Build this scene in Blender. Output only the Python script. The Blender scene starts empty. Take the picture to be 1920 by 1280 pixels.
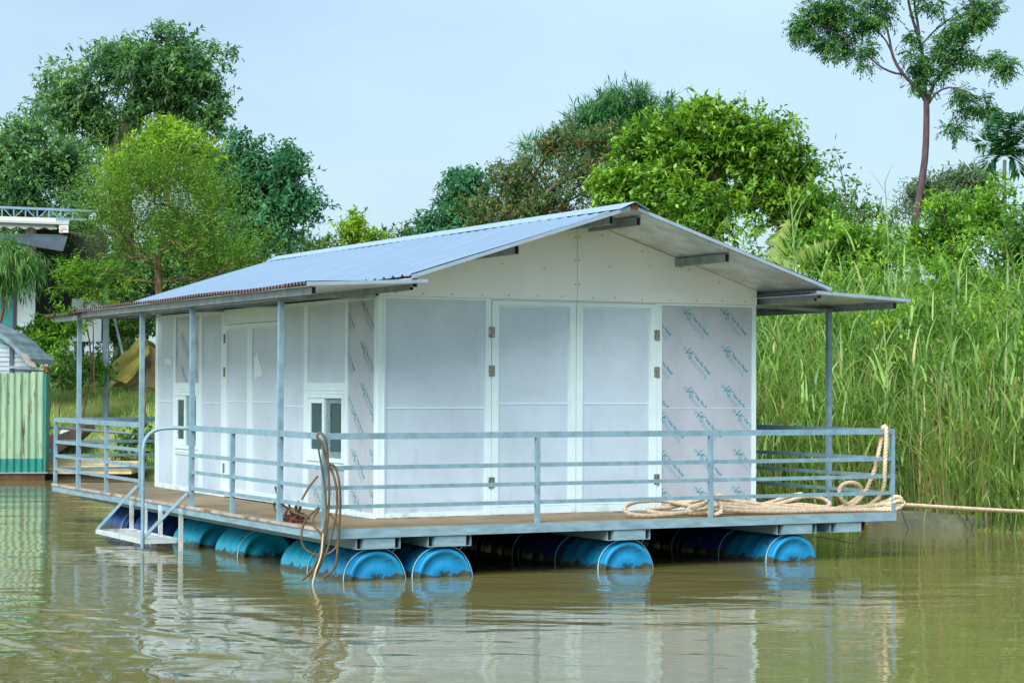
import bpy, bmesh, math, random
import numpy as np
from mathutils import Matrix, Vector, noise

# ------------------------------------------------------------------ camera, world, sun, exposure
sc = bpy.context.scene
COL = sc.collection
FPX, PITCH, ROLL, YAW = 3849.75, 0.0218, 0.0037, 0.477
CAMZ = 1.841
CAML = (-8.3036, -19.0273, 1.341)          # camera in house coordinates (deck top = 0)
cam_d = bpy.data.cameras.new("camera")
cam = bpy.data.objects.new("camera", cam_d)
COL.objects.link(cam)
cam_d.sensor_width = 36.0
cam_d.lens = FPX / 1920 * 36
cam_d.clip_start = 0.5
cam_d.clip_end = 5000
cam.matrix_world = (Matrix.Translation((0, 0, CAMZ)) @ Matrix.Rotation(math.pi / 2 + PITCH, 4, 'X')
                    @ Matrix.Rotation(ROLL, 4, 'Z'))
sc.camera = cam
sc.view_settings.view_transform = 'Standard'
sc.view_settings.look = 'None'
sc.view_settings.exposure = 0.86
sc.view_settings.gamma = 1.0

SUN_EL, SUN_AZ = math.radians(46), math.radians(206)   # azimuth clockwise from +Y (view direction)
world = bpy.data.worlds.new("World")
sc.world = world
world.use_nodes = True
wt = world.node_tree
wt.nodes.clear()
w_out = wt.nodes.new('ShaderNodeOutputWorld')
w_bg = wt.nodes.new('ShaderNodeBackground')
w_sky = wt.nodes.new('ShaderNodeTexSky')
w_sky.sky_type = 'NISHITA'
w_sky.sun_disc = False
w_sky.sun_elevation = SUN_EL
w_sky.sun_rotation = SUN_AZ
w_sky.air_density = 1.0
w_sky.dust_density = 2.0
w_sky.ozone_density = 1.6
w_tc = wt.nodes.new('ShaderNodeTexCoord')
w_map = wt.nodes.new('ShaderNodeMapping')
w_map.inputs['Scale'].default_value = (1.0, 1.0, 2.6)
w_no = wt.nodes.new('ShaderNodeTexNoise')
w_no.inputs['Scale'].default_value = 4.2
w_no.inputs['Detail'].default_value = 5
w_no.inputs['Roughness'].default_value = 0.5
w_no.inputs['Distortion'].default_value = 0.3
w_cr = wt.nodes.new('ShaderNodeValToRGB')
w_cr.color_ramp.elements[0].position = 0.30
w_cr.color_ramp.elements[0].color = (0.25, 0.25, 0.25, 1)
w_cr.color_ramp.elements[1].position = 0.68
w_cr.color_ramp.elements[1].color = (0.90, 0.90, 0.90, 1)
w_mix = wt.nodes.new('ShaderNodeMixRGB')
w_mix.inputs['Color2'].default_value = (3.9, 5.4, 6.6, 1)      # thin bright cloud
wt.links.new(w_tc.outputs['Generated'], w_map.inputs['Vector'])
wt.links.new(w_map.outputs['Vector'], w_no.inputs['Vector'])
wt.links.new(w_no.outputs['Fac'], w_cr.inputs['Fac'])
wt.links.new(w_cr.outputs['Color'], w_mix.inputs['Fac'])
wt.links.new(w_sky.outputs['Color'], w_mix.inputs['Color1'])
wt.links.new(w_mix.outputs['Color'], w_bg.inputs['Color'])
w_bg.inputs['Strength'].default_value = 0.092
wt.links.new(w_bg.outputs['Background'], w_out.inputs['Surface'])

sun_d = bpy.data.lights.new("sun", 'SUN')
sun_d.energy = 3.4
sun_d.angle = math.radians(48)
sun_d.color = (1.0, 0.99, 0.96)
sun = bpy.data.objects.new("sun", sun_d)
COL.objects.link(sun)
_sd = Vector((math.sin(SUN_AZ) * math.cos(SUN_EL), math.cos(SUN_AZ) * math.cos(SUN_EL), math.sin(SUN_EL)))
sun.rotation_euler = (-_sd).to_track_quat('-Z', 'Y').to_euler()

rng = np.random.default_rng(7)
random.seed(7)

# ------------------------------------------------------------------ coordinates
cp, sp = math.cos(PITCH), math.sin(PITCH)
cr_, sr_ = math.cos(ROLL), math.sin(ROLL)
HF = np.array([0, cp, sp]); HU = np.array([0, -sp, cp]); HR = np.array([1.0, 0, 0])


def ray(px, py):
    a0, b0 = px - 960, py - 640
    a, b = cr_ * a0 + sr_ * b0, -sr_ * a0 + cr_ * b0
    return HF + HR * a / FPX - HU * b / FPX


def at(px, py, d):
    """point of the world seen at photo pixel (px, py), d metres in front"""
    return np.array([0, 0, CAMZ]) + ray(px, py) * d


def atz(px, py, z):
    r = ray(px, py)
    return np.array([0, 0, CAMZ]) + r * ((z - CAMZ) / r[2])


cy_, sy_ = math.cos(YAW), math.sin(YAW)


def LW(x, y, z):
    """house coordinates (deck top = 0) to world"""
    dx, dy = x - CAML[0], y - CAML[1]
    return np.array([cy_ * dx - sy_ * dy, sy_ * dx + cy_ * dy, z + 0.5])


def pl(px, py, ax, val):
    """photo pixel on a plane of the house (house coordinates)"""
    r = ray(px, py)
    rl = np.array([cy_ * r[0] + sy_ * r[1], -sy_ * r[0] + cy_ * r[1], r[2]])
    c = np.array(CAML)
    return c + rl * ((val - c[ax]) / rl[ax])


# ------------------------------------------------------------------ materials
MATS = {}


def lin(c):
    return tuple(((v / 255) / 12.92 if v / 255 <= 0.04045 else ((v / 255 + 0.055) / 1.055) ** 2.4) for v in c)


def mat(name, col, rough=0.6, metal=0.0, spec=0.5, var=0.12, nscale=6.0, col2=None, stretch=(1, 1, 1),
        bump=0.0, bscale=40.0, lo=0.35, hi=0.65):
    """procedural surface: base colour broken up by noise"""
    if name in MATS:
        return MATS[name]
    m = bpy.data.materials.new(name)
    m.use_nodes = True
    nt = m.node_tree
    b = nt.nodes['Principled BSDF']
    b.inputs['Roughness'].default_value = rough
    b.inputs['Metallic'].default_value = metal
    b.inputs['Specular IOR Level'].default_value = spec
    tc = nt.nodes.new('ShaderNodeTexCoord')
    mp = nt.nodes.new('ShaderNodeMapping')
    mp.inputs['Scale'].default_value = stretch
    nt.links.new(tc.outputs['Object'], mp.inputs['Vector'])
    n = nt.nodes.new('ShaderNodeTexNoise')
    n.inputs['Scale'].default_value = nscale
    n.inputs['Detail'].default_value = 6
    n.inputs['Roughness'].default_value = 0.62
    nt.links.new(mp.outputs['Vector'], n.inputs['Vector'])
    r = nt.nodes.new('ShaderNodeValToRGB')
    c2 = col2 if col2 else tuple(v * (1 - var) for v in col)
    c1 = col if col2 else tuple(min(1, v * (1 + var * 0.5)) for v in col)
    r.color_ramp.elements[0].position = lo
    r.color_ramp.elements[0].color = (*c2, 1)
    r.color_ramp.elements[1].position = hi
    r.color_ramp.elements[1].color = (*c1, 1)
    nt.links.new(n.outputs['Fac'], r.inputs['Fac'])
    nt.links.new(r.outputs['Color'], b.inputs['Base Color'])
    if bump:
        n2 = nt.nodes.new('ShaderNodeTexNoise')
        n2.inputs['Scale'].default_value = bscale
        n2.inputs['Detail'].default_value = 4
        nt.links.new(mp.outputs['Vector'], n2.inputs['Vector'])
        bp = nt.nodes.new('ShaderNodeBump')
        bp.inputs['Strength'].default_value = bump
        bp.inputs['Distance'].default_value = 0.01
        nt.links.new(n2.outputs['Fac'], bp.inputs['Height'])
        nt.links.new(bp.outputs['Normal'], b.inputs['Normal'])
    MATS[name] = m
    return m


def add_stain(m, col, scale=3.0, stretch=(1, 1, 1), lo=0.55, hi=0.7, zband=None, strength=0.9):
    """overlay of a stain with a shape of its own (noise blotches, optionally within a height band)"""
    nt = m.node_tree
    b = nt.nodes['Principled BSDF']
    src = b.inputs['Base Color'].links[0].from_socket
    tc = nt.nodes.new('ShaderNodeTexCoord')
    mp = nt.nodes.new('ShaderNodeMapping')
    mp.inputs['Scale'].default_value = stretch
    nt.links.new(tc.outputs['Object'], mp.inputs['Vector'])
    n = nt.nodes.new('ShaderNodeTexNoise')
    n.inputs['Scale'].default_value = scale
    n.inputs['Detail'].default_value = 7
    n.inputs['Roughness'].default_value = 0.7
    nt.links.new(mp.outputs['Vector'], n.inputs['Vector'])
    r = nt.nodes.new('ShaderNodeMapRange')
    r.inputs['From Min'].default_value = lo
    r.inputs['From Max'].default_value = hi
    r.inputs['To Max'].default_value = strength
    fac = n.outputs['Fac']
    if zband:
        sx = nt.nodes.new('ShaderNodeSeparateXYZ')
        nt.links.new(tc.outputs['Object'], sx.inputs['Vector'])
        zr = nt.nodes.new('ShaderNodeMapRange')
        zr.inputs['From Min'].default_value = zband[0]
        zr.inputs['From Max'].default_value = zband[1]
        zr.inputs['To Min'].default_value = zband[2]
        zr.inputs['To Max'].default_value = 0.0
        nt.links.new(sx.outputs[zband[3] if len(zband) > 3 else 'Z'], zr.inputs['Value'])
        ad = nt.nodes.new('ShaderNodeMath')
        ad.operation = 'ADD'
        nt.links.new(n.outputs['Fac'], ad.inputs[0])
        nt.links.new(zr.outputs['Result'], ad.inputs[1])
        fac = ad.outputs[0]
    nt.links.new(fac, r.inputs['Value'])
    mx = nt.nodes.new('ShaderNodeMixRGB')
    mx.inputs['Color2'].default_value = (*col, 1)
    nt.links.new(r.outputs['Result'], mx.inputs['Fac'])
    nt.links.new(src, mx.inputs['Color1'])
    nt.links.new(mx.outputs['Color'], b.inputs['Base Color'])
    return m


def leafmat(name, dark, light, accent=None, transl=0.42, rough=0.45):
    """leaf surface: colour varies leaf by leaf through the 'tint' attribute, part of the light passes through"""
    if name in MATS:
        return MATS[name]
    m = bpy.data.materials.new(name)
    m.use_nodes = True
    nt = m.node_tree
    b = nt.nodes['Principled BSDF']
    out = nt.nodes['Material Output']
    b.inputs['Roughness'].default_value = rough
    b.inputs['Specular IOR Level'].default_value = 0.35
    at_ = nt.nodes.new('ShaderNodeAttribute')
    at_.attribute_name = 'tint'
    r = nt.nodes.new('ShaderNodeValToRGB')
    r.color_ramp.elements[0].position = 0.05
    r.color_ramp.elements[0].color = (*dark, 1)
    r.color_ramp.elements[1].position = 0.85 if accent else 0.95
    r.color_ramp.elements[1].color = (*light, 1)
    if accent:
        e = r.color_ramp.elements.new(0.97)
        e.color = (*accent, 1)
    nt.links.new(at_.outputs['Fac'], r.inputs['Fac'])
    nt.links.new(r.outputs['Color'], b.inputs['Base Color'])
    t = nt.nodes.new('ShaderNodeBsdfTranslucent')
    g = nt.nodes.new('ShaderNodeMixRGB')
    g.blend_type = 'MULTIPLY'
    g.inputs['Fac'].default_value = 1
    g.inputs['Color2'].default_value = (1.15, 1.25, 0.6, 1)
    nt.links.new(r.outputs['Color'], g.inputs['Color1'])
    nt.links.new(g.outputs['Color'], t.inputs['Color'])
    mx = nt.nodes.new('ShaderNodeMixShader')
    mx.inputs['Fac'].default_value = transl
    nt.links.new(b.outputs['BSDF'], mx.inputs[1])
    nt.links.new(t.outputs['BSDF'], mx.inputs[2])
    nt.links.new(mx.outputs['Shader'], out.inputs['Surface'])
    MATS[name] = m
    return m


M_STEEL = add_stain(mat('painted_steel', (0.19, 0.31, 0.38), 0.45, 0.0, 0.5, 0.22, 9), (0.20, 0.13, 0.09), 7, (1, 1, 1), 0.66, 0.74, None, 0.55)
M_STEELD = mat('bare_steel', (0.27, 0.32, 0.35), 0.4, 0.35, 0.5, 0.3, 7)
M_BEAM = add_stain(mat('deck_beam_paint', (0.21, 0.34, 0.40), 0.45, 0.0, 0.5, 0.25, 5, None, (1, 1, 4)), (0.23, 0.15, 0.10), 5, (1, 1, 3), 0.62, 0.72, None, 0.6)
M_DARK = mat('painted_hollow_shade', (0.012, 0.014, 0.016), 0.8)  # black that stands in for the shade inside hollows and the shed
M_RUST = mat('rust', (0.26, 0.10, 0.035), 0.85, 0, 0.2, 0.5, 14, (0.06, 0.03, 0.02))
M_PLY = add_stain(mat('deck_plywood', (0.27, 0.21, 0.125), 0.75, 0, 0.3, 0.3, 1.6, (0.17, 0.135, 0.085)), (0.10, 0.085, 0.06), 2.2, (1, 1, 1), 0.55, 0.75, None, 0.7)
M_PLYE = add_stain(mat('deck_edge', (0.42, 0.38, 0.33), 0.8, 0, 0.3, 0.3, 8), (0.16, 0.07, 0.04), 4, (1, 1, 1), 0.5, 0.62)
M_FRAME = add_stain(mat('white_frame', (0.72, 0.88, 0.91), 0.35, 0, 0.5, 0.05, 4), (0.36, 0.31, 0.24), 5, (1, 1, 1), 0.62, 0.85, (0.0, 0.12, 0.16), 0.7)
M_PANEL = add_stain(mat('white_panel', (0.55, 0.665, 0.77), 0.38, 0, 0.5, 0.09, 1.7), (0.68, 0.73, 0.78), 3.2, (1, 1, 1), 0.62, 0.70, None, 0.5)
M_FILM = add_stain(mat('film_panel', (0.46, 0.51, 0.58), 0.3, 0, 0.5, 0.10, 2.2, None, (1, 1, 0.5)), (0.30, 0.30, 0.33), 4, (2, 2, 0.4), 0.62, 0.75, None, 0.5)
add_stain(M_PANEL, (0.36, 0.40, 0.44), 3.0, (2.5, 2.5, 0.35), 0.56, 0.80, None, 0.45)
add_stain(M_PANEL, (0.34, 0.32, 0.28), 4.0, (1, 1, 1), 0.66, 0.95, (0.02, 0.30, 0.22), 0.6)
add_stain(M_FILM, (0.60, 0.64, 0.70), 5.0, (1.5, 1.5, 0.6), 0.60, 0.75, None, 0.5)
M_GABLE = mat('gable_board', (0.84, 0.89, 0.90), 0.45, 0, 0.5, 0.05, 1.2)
M_PRINT = mat('teal_print', (0.02, 0.30, 0.38), 0.5)
M_PRINTF = mat('pale_print', (0.20, 0.37, 0.44), 0.5)
M_SCREW = mat('screw_head', (0.07, 0.08, 0.08), 0.5, 0.4)
M_HINGE = mat('hinge_metal', (0.34, 0.32, 0.28), 0.4, 0.7, 0.5, 0.6, 60)
M_GLASS = mat('window_glass', (0.045, 0.095, 0.12), 0.2, 0, 0.12, 0.2, 2)
M_TEALGL = mat('tinted_glass', (0.012, 0.07, 0.08), 0.12, 0, 0.2, 0.4, 2)
M_LABEL = mat('film_strip', (0.30, 0.44, 0.50), 0.4, 0, 0.5, 0.8, 38, (0.07, 0.12, 0.15))
M_ROOF = add_stain(mat('roof_sheet', (0.18, 0.265, 0.37), 0.42, 0.1, 0.5, 0.08, 1.1, None, (1, 3, 1)), (0.14, 0.22, 0.33), 2.5, (0.5, 4, 1), 0.58, 0.75, None, 0.5)
M_ROOFR = add_stain(mat('roof_sheet_rusty', (0.19, 0.28, 0.48), 0.45, 0.1, 0.5, 0.1, 2), (0.12, 0.062, 0.035), 9, (1, 1, 1), 0.44, 0.60, (-1.245, -1.185, 0.30, 'X'))
M_FOIL = mat('silver_foil', (0.84, 0.87, 0.87), 0.34, 0.35, 0.5, 0.3, 4, (0.52, 0.56, 0.55), (1, 1, 1), 0.5, 9)
M_CREAMR = mat('rope_fibre', (0.66, 0.53, 0.38), 0.85, 0, 0.2, 0.25, 25)
M_HOSE = mat('brown_hose', (0.13, 0.095, 0.048), 0.6, 0, 0.4, 0.4, 9, (0.055, 0.04, 0.022))
M_REDC = mat('red_cord', (0.20, 0.05, 0.05), 0.8)
M_PALEC = mat('pale_cord', (0.52, 0.46, 0.32), 0.8)


def drummat(name, col, col2):
    m = mat(name, col, 0.38, 0, 0.5, 0.2, 3.0, col2)
    add_stain(m, (0.15, 0.24, 0.22), 5, (1, 1, 1), 0.54, 0.70, None, 0.55)
    add_stain(m, (0.045, 0.042, 0.018), 9, (1, 1, 1.5), 0.58, 0.64, (-0.02, 0.10, 0.34), 0.93)
    return m


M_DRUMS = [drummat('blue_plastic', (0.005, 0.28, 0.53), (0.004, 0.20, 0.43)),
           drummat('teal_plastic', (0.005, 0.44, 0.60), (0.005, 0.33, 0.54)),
           drummat('deep_and_shaded_blue_plastic', (0.01, 0.07, 0.30), (0.006, 0.04, 0.19)),  # own deep blue on the left row, painted shade behind the front drums
           drummat('painted_shade_plastic', (0.006, 0.025, 0.07), (0.004, 0.012, 0.035))]  # near-black plastic carries the shade under the deck


# ------------------------------------------------------------------ mesh helpers
def empty(name, loc=(0, 0, 0), rz=0.0):
    o = bpy.data.objects.new(name, None)
    o.location = loc
    o.rotation_euler = (0, 0, rz)
    COL.objects.link(o)
    return o


def tag(o, label=None, cat=None, group=None, kind=None):
    if label: o['label'] = label
    if cat: o['category'] = cat
    if group: o['group'] = group
    if kind: o['kind'] = kind
    return o


class MB:
    def __init__(s):
        s.v = []; s.f = []; s.m = []; s.mi = 0; s.smooth = []

    def add(s, vs, fs, smooth=False):
        o = len(s.v)
        s.v += [tuple(map(float, v)) for v in vs]
        for f in fs:
            s.f.append([i + o for i in f]); s.m.append(s.mi); s.smooth.append(smooth)
        return s

    def box(s, x0, x1, y0, y1, z0, z1):
        return s.add([(x0, y0, z0), (x1, y0, z0), (x1, y1, z0), (x0, y1, z0), (x0, y0, z1), (x1, y0, z1), (x1, y1, z1), (x0, y1, z1)],
                     [(0, 3, 2, 1), (4, 5, 6, 7), (0, 1, 5, 4), (1, 2, 6, 5), (2, 3, 7, 6), (3, 0, 4, 7)])

    def bar(s, p, q, w, h, up=(0, 0, 1)):
        """rectangular bar from p to q (w across, h along up)"""
        p = np.array(p, float); q = np.array(q, float)
        d = (q - p) / np.linalg.norm(q - p)
        u = np.array(up, float)
        a = np.cross(d, u)
        if np.linalg.norm(a) < 1e-4:
            a = np.cross(d, (1, 0, 0))
        a /= np.linalg.norm(a); u = np.cross(a, d)
        vs = []
        for e in (p, q):
            for sa, su in ((-1, -1), (1, -1), (1, 1), (-1, 1)):
                vs.append(e + a * sa * w / 2 + u * su * h / 2)
        return s.add(vs, [(0, 1, 2, 3), (7, 6, 5, 4), (0, 4, 5, 1), (1, 5, 6, 2), (2, 6, 7, 3), (3, 7, 4, 0)])

    def tube(s, pts, r, n=6, closed=False):
        pts = [np.array(p, float) for p in pts]
        N = len(pts)
        rs = r if hasattr(r, '__len__') else [r] * N
        a = None
        vs = []
        for i in range(N):
            t = pts[min(i + 1, N - 1)] - pts[max(i - 1, 0)]
            t = t / (np.linalg.norm(t) + 1e-9)
            if a is None:
                a = np.cross(t, (0, 0, 1.0))
                if np.linalg.norm(a) < 1e-3: a = np.cross(t, (1.0, 0, 0))
            a = a - t * a.dot(t)
            a = a / (np.linalg.norm(a) + 1e-9)
            b = np.cross(t, a)
            for k in range(n):
                an = 2 * math.pi * k / n
                vs.append(pts[i] + rs[i] * (a * math.cos(an) + b * math.sin(an)))
        fs = [(i * n + k, i * n + (k + 1) % n, (i + 1) * n + (k + 1) % n, (i + 1) * n + k) for i in range(N - 1) for k in range(n)]
        s.add(vs, fs, True)
        s.add(vs[:n], [tuple(range(n))[::-1]]); s.add(vs[-n:], [tuple(range(n))])
        return s

    def lathe_y(s, prof, n=32):
        """profile [(radius, y)] turned about the y axis"""
        vs = []
        for r, y in prof:
            for k in range(n):
                an = 2 * math.pi * k / n
                vs.append((r * math.cos(an), y, r * math.sin(an)))
        fs = [(i * n + k, (i + 1) * n + k, (i + 1) * n + (k + 1) % n, i * n + (k + 1) % n) for i in range(len(prof) - 1) for k in range(n)]
        return s.add(vs, fs, True)

    def prism(s, poly, axis, lo, hi):
        """extrude polygon (2-D list) along an axis: axis 1 -> (x,z), axis 0 -> (y,z), axis 2 -> (x,y)"""
        def mk(p, t):
            return {0: (t, p[0], p[1]), 1: (p[0], t, p[1]), 2: (p[0], p[1], t)}[axis]
        n = len(poly)
        vs = [mk(p, lo) for p in poly] + [mk(p, hi) for p in poly]
        fs = [tuple(range(n))[::-1], tuple(range(n, 2 * n))] + [(i, (i + 1) % n, n + (i + 1) % n, n + i) for i in range(n)]
        return s.add(vs, fs)

    def build(s, name, mats, parent=None, loc=None):
        me = bpy.data.meshes.new(name)
        me.from_pydata(s.v, [], s.f)
        if not isinstance(mats, (list, tuple)): mats = [mats]
        for m in mats: me.materials.append(m)
        me.polygons.foreach_set('material_index', s.m)
        me.polygons.foreach_set('use_smooth', s.smooth)
        bm = bmesh.new(); bm.from_mesh(me)
        bmesh.ops.recalc_face_normals(bm, faces=bm.faces)
        bm.to_mesh(me); bm.free()
        o = bpy.data.objects.new(name, me)
        COL.objects.link(o)
        if parent: o.parent = parent
        if loc is not None: o.location = loc
        return o


def npmesh(name, V, F, mats, parent=None, tint=None, mi=None, smooth=False):
    """mesh from arrays: V (n,3), F (m,k)"""
    me = bpy.data.meshes.new(name)
    V = np.ascontiguousarray(V, dtype=np.float32); F = np.ascontiguousarray(F, dtype=np.int32)
    me.vertices.add(len(V)); me.vertices.foreach_set('co', V.ravel())
    m, k = F.shape
    me.loops.add(m * k); me.loops.foreach_set('vertex_index', F.ravel())
    me.polygons.add(m); me.polygons.foreach_set('loop_start', np.arange(0, m * k, k, dtype=np.int32))
    if not isinstance(mats, (list, tuple)): mats = [mats]
    for x in mats: me.materials.append(x)
    if mi is not None: me.polygons.foreach_set('material_index', np.asarray(mi, dtype=np.int32))
    if smooth: me.polygons.foreach_set('use_smooth', np.ones(m, dtype=bool))
    if tint is not None:
        a = me.attributes.new('tint', 'FLOAT', 'POINT')
        a.data.foreach_set('value', np.ascontiguousarray(tint, dtype=np.float32))
    me.update(calc_edges=True)
    o = bpy.data.objects.new(name, me)
    COL.objects.link(o)
    if parent: o.parent = parent
    return o


def spline(pts, step=0.03):
    """Catmull-Rom resample"""
    P = [np.array(p, float) for p in pts]
    P = [2 * P[0] - P[1]] + P + [2 * P[-1] - P[-2]]
    out = []
    for i in range(1, len(P) - 2):
        a, b, c, d = P[i - 1:i + 3]
        n = max(2, int(np.linalg.norm(c - b) / step))
        for k in range(n):
            t = k / n
            out.append(0.5 * ((2 * b) + (c - a) * t + (2 * a - 5 * b + 4 * c - d) * t * t + (3 * b - a - 3 * c + d) * t ** 3))
    out.append(P[-2])
    return out


def unit(a):
    return a / (np.linalg.norm(a, axis=-1, keepdims=True) + 1e-9)


# ------------------------------------------------------------------ terrain and water
SH = np.array([(-400, 60), (-60, 46), (-14, 43.2), (-9, 42.2), (-7, 41.3), (-2, 36.5), (0, 33.5), (3, 29.8), (5.2, 28.0), (6.3, 26.3), (8, 24.6), (12, 22), (20, 16), (40, 4), (400, -200)], float)


def shore(x):
    return np.interp(x, SH[:, 0], SH[:, 1])


def ground_z(x, y):
    x = np.asarray(x, float); y = np.asarray(y, float)
    t = y - shore(x)
    w = np.clip((x + 4) / 6, 0, 1)               # 0 left bank, 1 right bank
    zl = np.interp(t, [-30, -6, -1, 0, 1, 6, 9, 16, 60, 400], [-3, -1.6, -0.35, 0.02, 0.30, 1.45, 1.72, 1.9, 2.4, 3.0])
    zr = np.interp(t, [-30, -6, -1, 0, 0.8, 2.5, 6, 12, 25, 60, 400], [-3, -1.6, -0.45, 0.02, 0.35, 0.95, 2.4, 3.7, 4.2, 3.5, 3.0])
    bumpy = 0.06 * np.sin(x * 1.7 + y * 0.6) + 0.05 * np.sin(x * 0.5 - y * 1.3 + 2)
    return zl * (1 - w) + zr * w + bumpy * np.clip(t, 0, 1)


def build_ground():
    xs = np.concatenate([np.linspace(-900, -40, 16), np.linspace(-38, 38, 115), np.linspace(40, 900, 16)])
    ys = np.concatenate([np.linspace(-300, -4, 10), np.linspace(0, 90, 136), np.linspace(94, 300, 18), np.linspace(340, 2500, 14)])
    X, Y = np.meshgrid(xs, ys)
    Z = ground_z(X, Y)
    V = np.stack([X, Y, Z], -1).reshape(-1, 3)
    nx, ny = len(xs), len(ys)
    i = np.arange(nx * ny).reshape(ny, nx)
    F = np.stack([i[:-1, :-1], i[:-1, 1:], i[1:, 1:], i[1:, :-1]], -1).reshape(-1, 4)
    m = mat('bank_soil', (0.28, 0.28, 0.11), 0.95, 0, 0.1, 0.5, 1.3, (0.15, 0.22, 0.06), (1, 1, 1), 0.6, 6)
    o = npmesh('ground', V, F, m, smooth=True)
    tag(o, 'earth river bank rising from the brown water', 'ground', kind='structure')


build_ground()


def build_water():
    m = bpy.data.materials.new('river_water')
    m.use_nodes = True
    nt = m.node_tree
    b = nt.nodes['Principled BSDF']
    b.inputs['Roughness'].default_value = 0.04
    b.inputs['IOR'].default_value = 1.33
    geo = nt.nodes.new('ShaderNodeNewGeometry')
    n0 = nt.nodes.new('ShaderNodeTexNoise'); n0.inputs['Scale'].default_value = 0.35; n0.inputs['Detail'].default_value = 4
    r0 = nt.nodes.new('ShaderNodeValToRGB')
    r0.color_ramp.elements[0].position = 0.3; r0.color_ramp.elements[0].color = (0.132, 0.114, 0.042, 1)
    r0.color_ramp.elements[1].position = 0.7; r0.color_ramp.elements[1].color = (0.150, 0.146, 0.052, 1)
    nt.links.new(geo.outputs['Position'], n0.inputs['Vector'])
    nt.links.new(n0.outputs['Fac'], r0.inputs['Fac'])
    nt.links.new(r0.outputs['Color'], b.inputs['Base Color'])

    def noise_h(scale, stretch, detail, rot=0.0, dist=0.0):
        mp = nt.nodes.new('ShaderNodeMapping')
        mp.inputs['Scale'].default_value = stretch
        mp.inputs['Rotation'].default_value = (0, 0, rot)
        nt.links.new(geo.outputs['Position'], mp.inputs['Vector'])
        n = nt.nodes.new('ShaderNodeTexNoise')
        n.inputs['Scale'].default_value = scale
        n.inputs['Detail'].default_value = detail
        n.inputs['Roughness'].default_value = 0.45
        n.inputs['Distortion'].default_value = dist
        nt.links.new(mp.outputs['Vector'], n.inputs['Vector'])
        return n.outputs['Fac']

    def mul(a, k):
        x = nt.nodes.new('ShaderNodeMath'); x.operation = 'MULTIPLY'
        nt.links.new(a, x.inputs[0])
        if isinstance(k, float): x.inputs[1].default_value = k
        else: nt.links.new(k, x.inputs[1])
        return x.outputs[0]

    def add(a, c):
        x = nt.nodes.new('ShaderNodeMath'); x.operation = 'ADD'
        nt.links.new(a, x.inputs[0]); nt.links.new(c, x.inputs[1])
        return x.outputs[0]
    h = mul(noise_h(0.9, (0.55, 1.0, 1), 2.0, 0.25, 0.4), 0.026)
    h = add(h, mul(noise_h(3.2, (0.40, 1.0, 1), 3.0, -0.15, 0.5), 0.0075))
    h = add(h, mul(noise_h(9.0, (0.6, 1.0, 1), 2.0, 0.1), 0.0018))
    # boat wake spreading from beyond the left of the frame: rings inside a soft-edged patch
    mpw = nt.nodes.new('ShaderNodeMapping'); mpw.inputs['Location'].default_value = (6.5, -12.5, 0)
    nt.links.new(geo.outputs['Position'], mpw.inputs['Vector'])
    wv = nt.nodes.new('ShaderNodeTexWave')
    wv.wave_type = 'RINGS'; wv.rings_direction = 'Z'
    wv.inputs['Scale'].default_value = 0.62; wv.inputs['Distortion'].default_value = 6.0
    wv.inputs['Detail'].default_value = 2.5; wv.inputs['Detail Scale'].default_value = 1.6
    nt.links.new(mpw.outputs['Vector'], wv.inputs['Vector'])
    ln = nt.nodes.new('ShaderNodeVectorMath'); ln.operation = 'LENGTH'
    nt.links.new(mpw.outputs['Vector'], ln.inputs[0])
    mr = nt.nodes.new('ShaderNodeMapRange')
    mr.inputs['From Min'].default_value = 4.0; mr.inputs['From Max'].default_value = 6.6
    mr.inputs['To Min'].default_value = 1.0; mr.inputs['To Max'].default_value = 0.0
    nt.links.new(ln.outputs['Value'], mr.inputs['Value'])
    h = add(h, mul(mul(wv.outputs['Fac'], mr.outputs['Result']), 0.016))
    bp = nt.nodes.new('ShaderNodeBump')
    bp.inputs['Strength'].default_value = 1.0
    bp.inputs['Distance'].default_value = 1.0
    nt.links.new(h, bp.inputs['Height'])
    nt.links.new(bp.outputs['Normal'], b.inputs['Normal'])
    V = np.array([(-900, -300, 0), (900, -300, 0), (900, 300, 0), (-900, 300, 0)], float)
    o = npmesh('water', V, np.array([[0, 1, 2, 3]]), m)
    tag(o, 'murky olive brown river water with soft ripples and reflections', 'river', kind='structure')


build_water()

# ------------------------------------------------------------------ floating house
W, L = 4.576, 7.295
XL, XR, YF, YB = -1.06, 5.62, -1.165, 8.52
root = empty('floating_house', (*LW(0, 0, 0)[:2], 0.5), YAW)
tag(root, 'white panelled house on a raft of blue drums with blue corrugated roof', 'floating house')


def front(u, d, z): return (u, -d, z)      # a point on the front wall, d in front of it
def leftw(u, d, z): return (-d, u, z)


def plate(mb, face, u0, u1, z0, z1, d0, d1):
    a = face(u0, d0, z0); b = face(u1, d1, z1)
    return mb.box(min(a[0], b[0]), max(a[0], b[0]), min(a[1], b[1]), max(a[1], b[1]), z0, z1)


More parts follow.
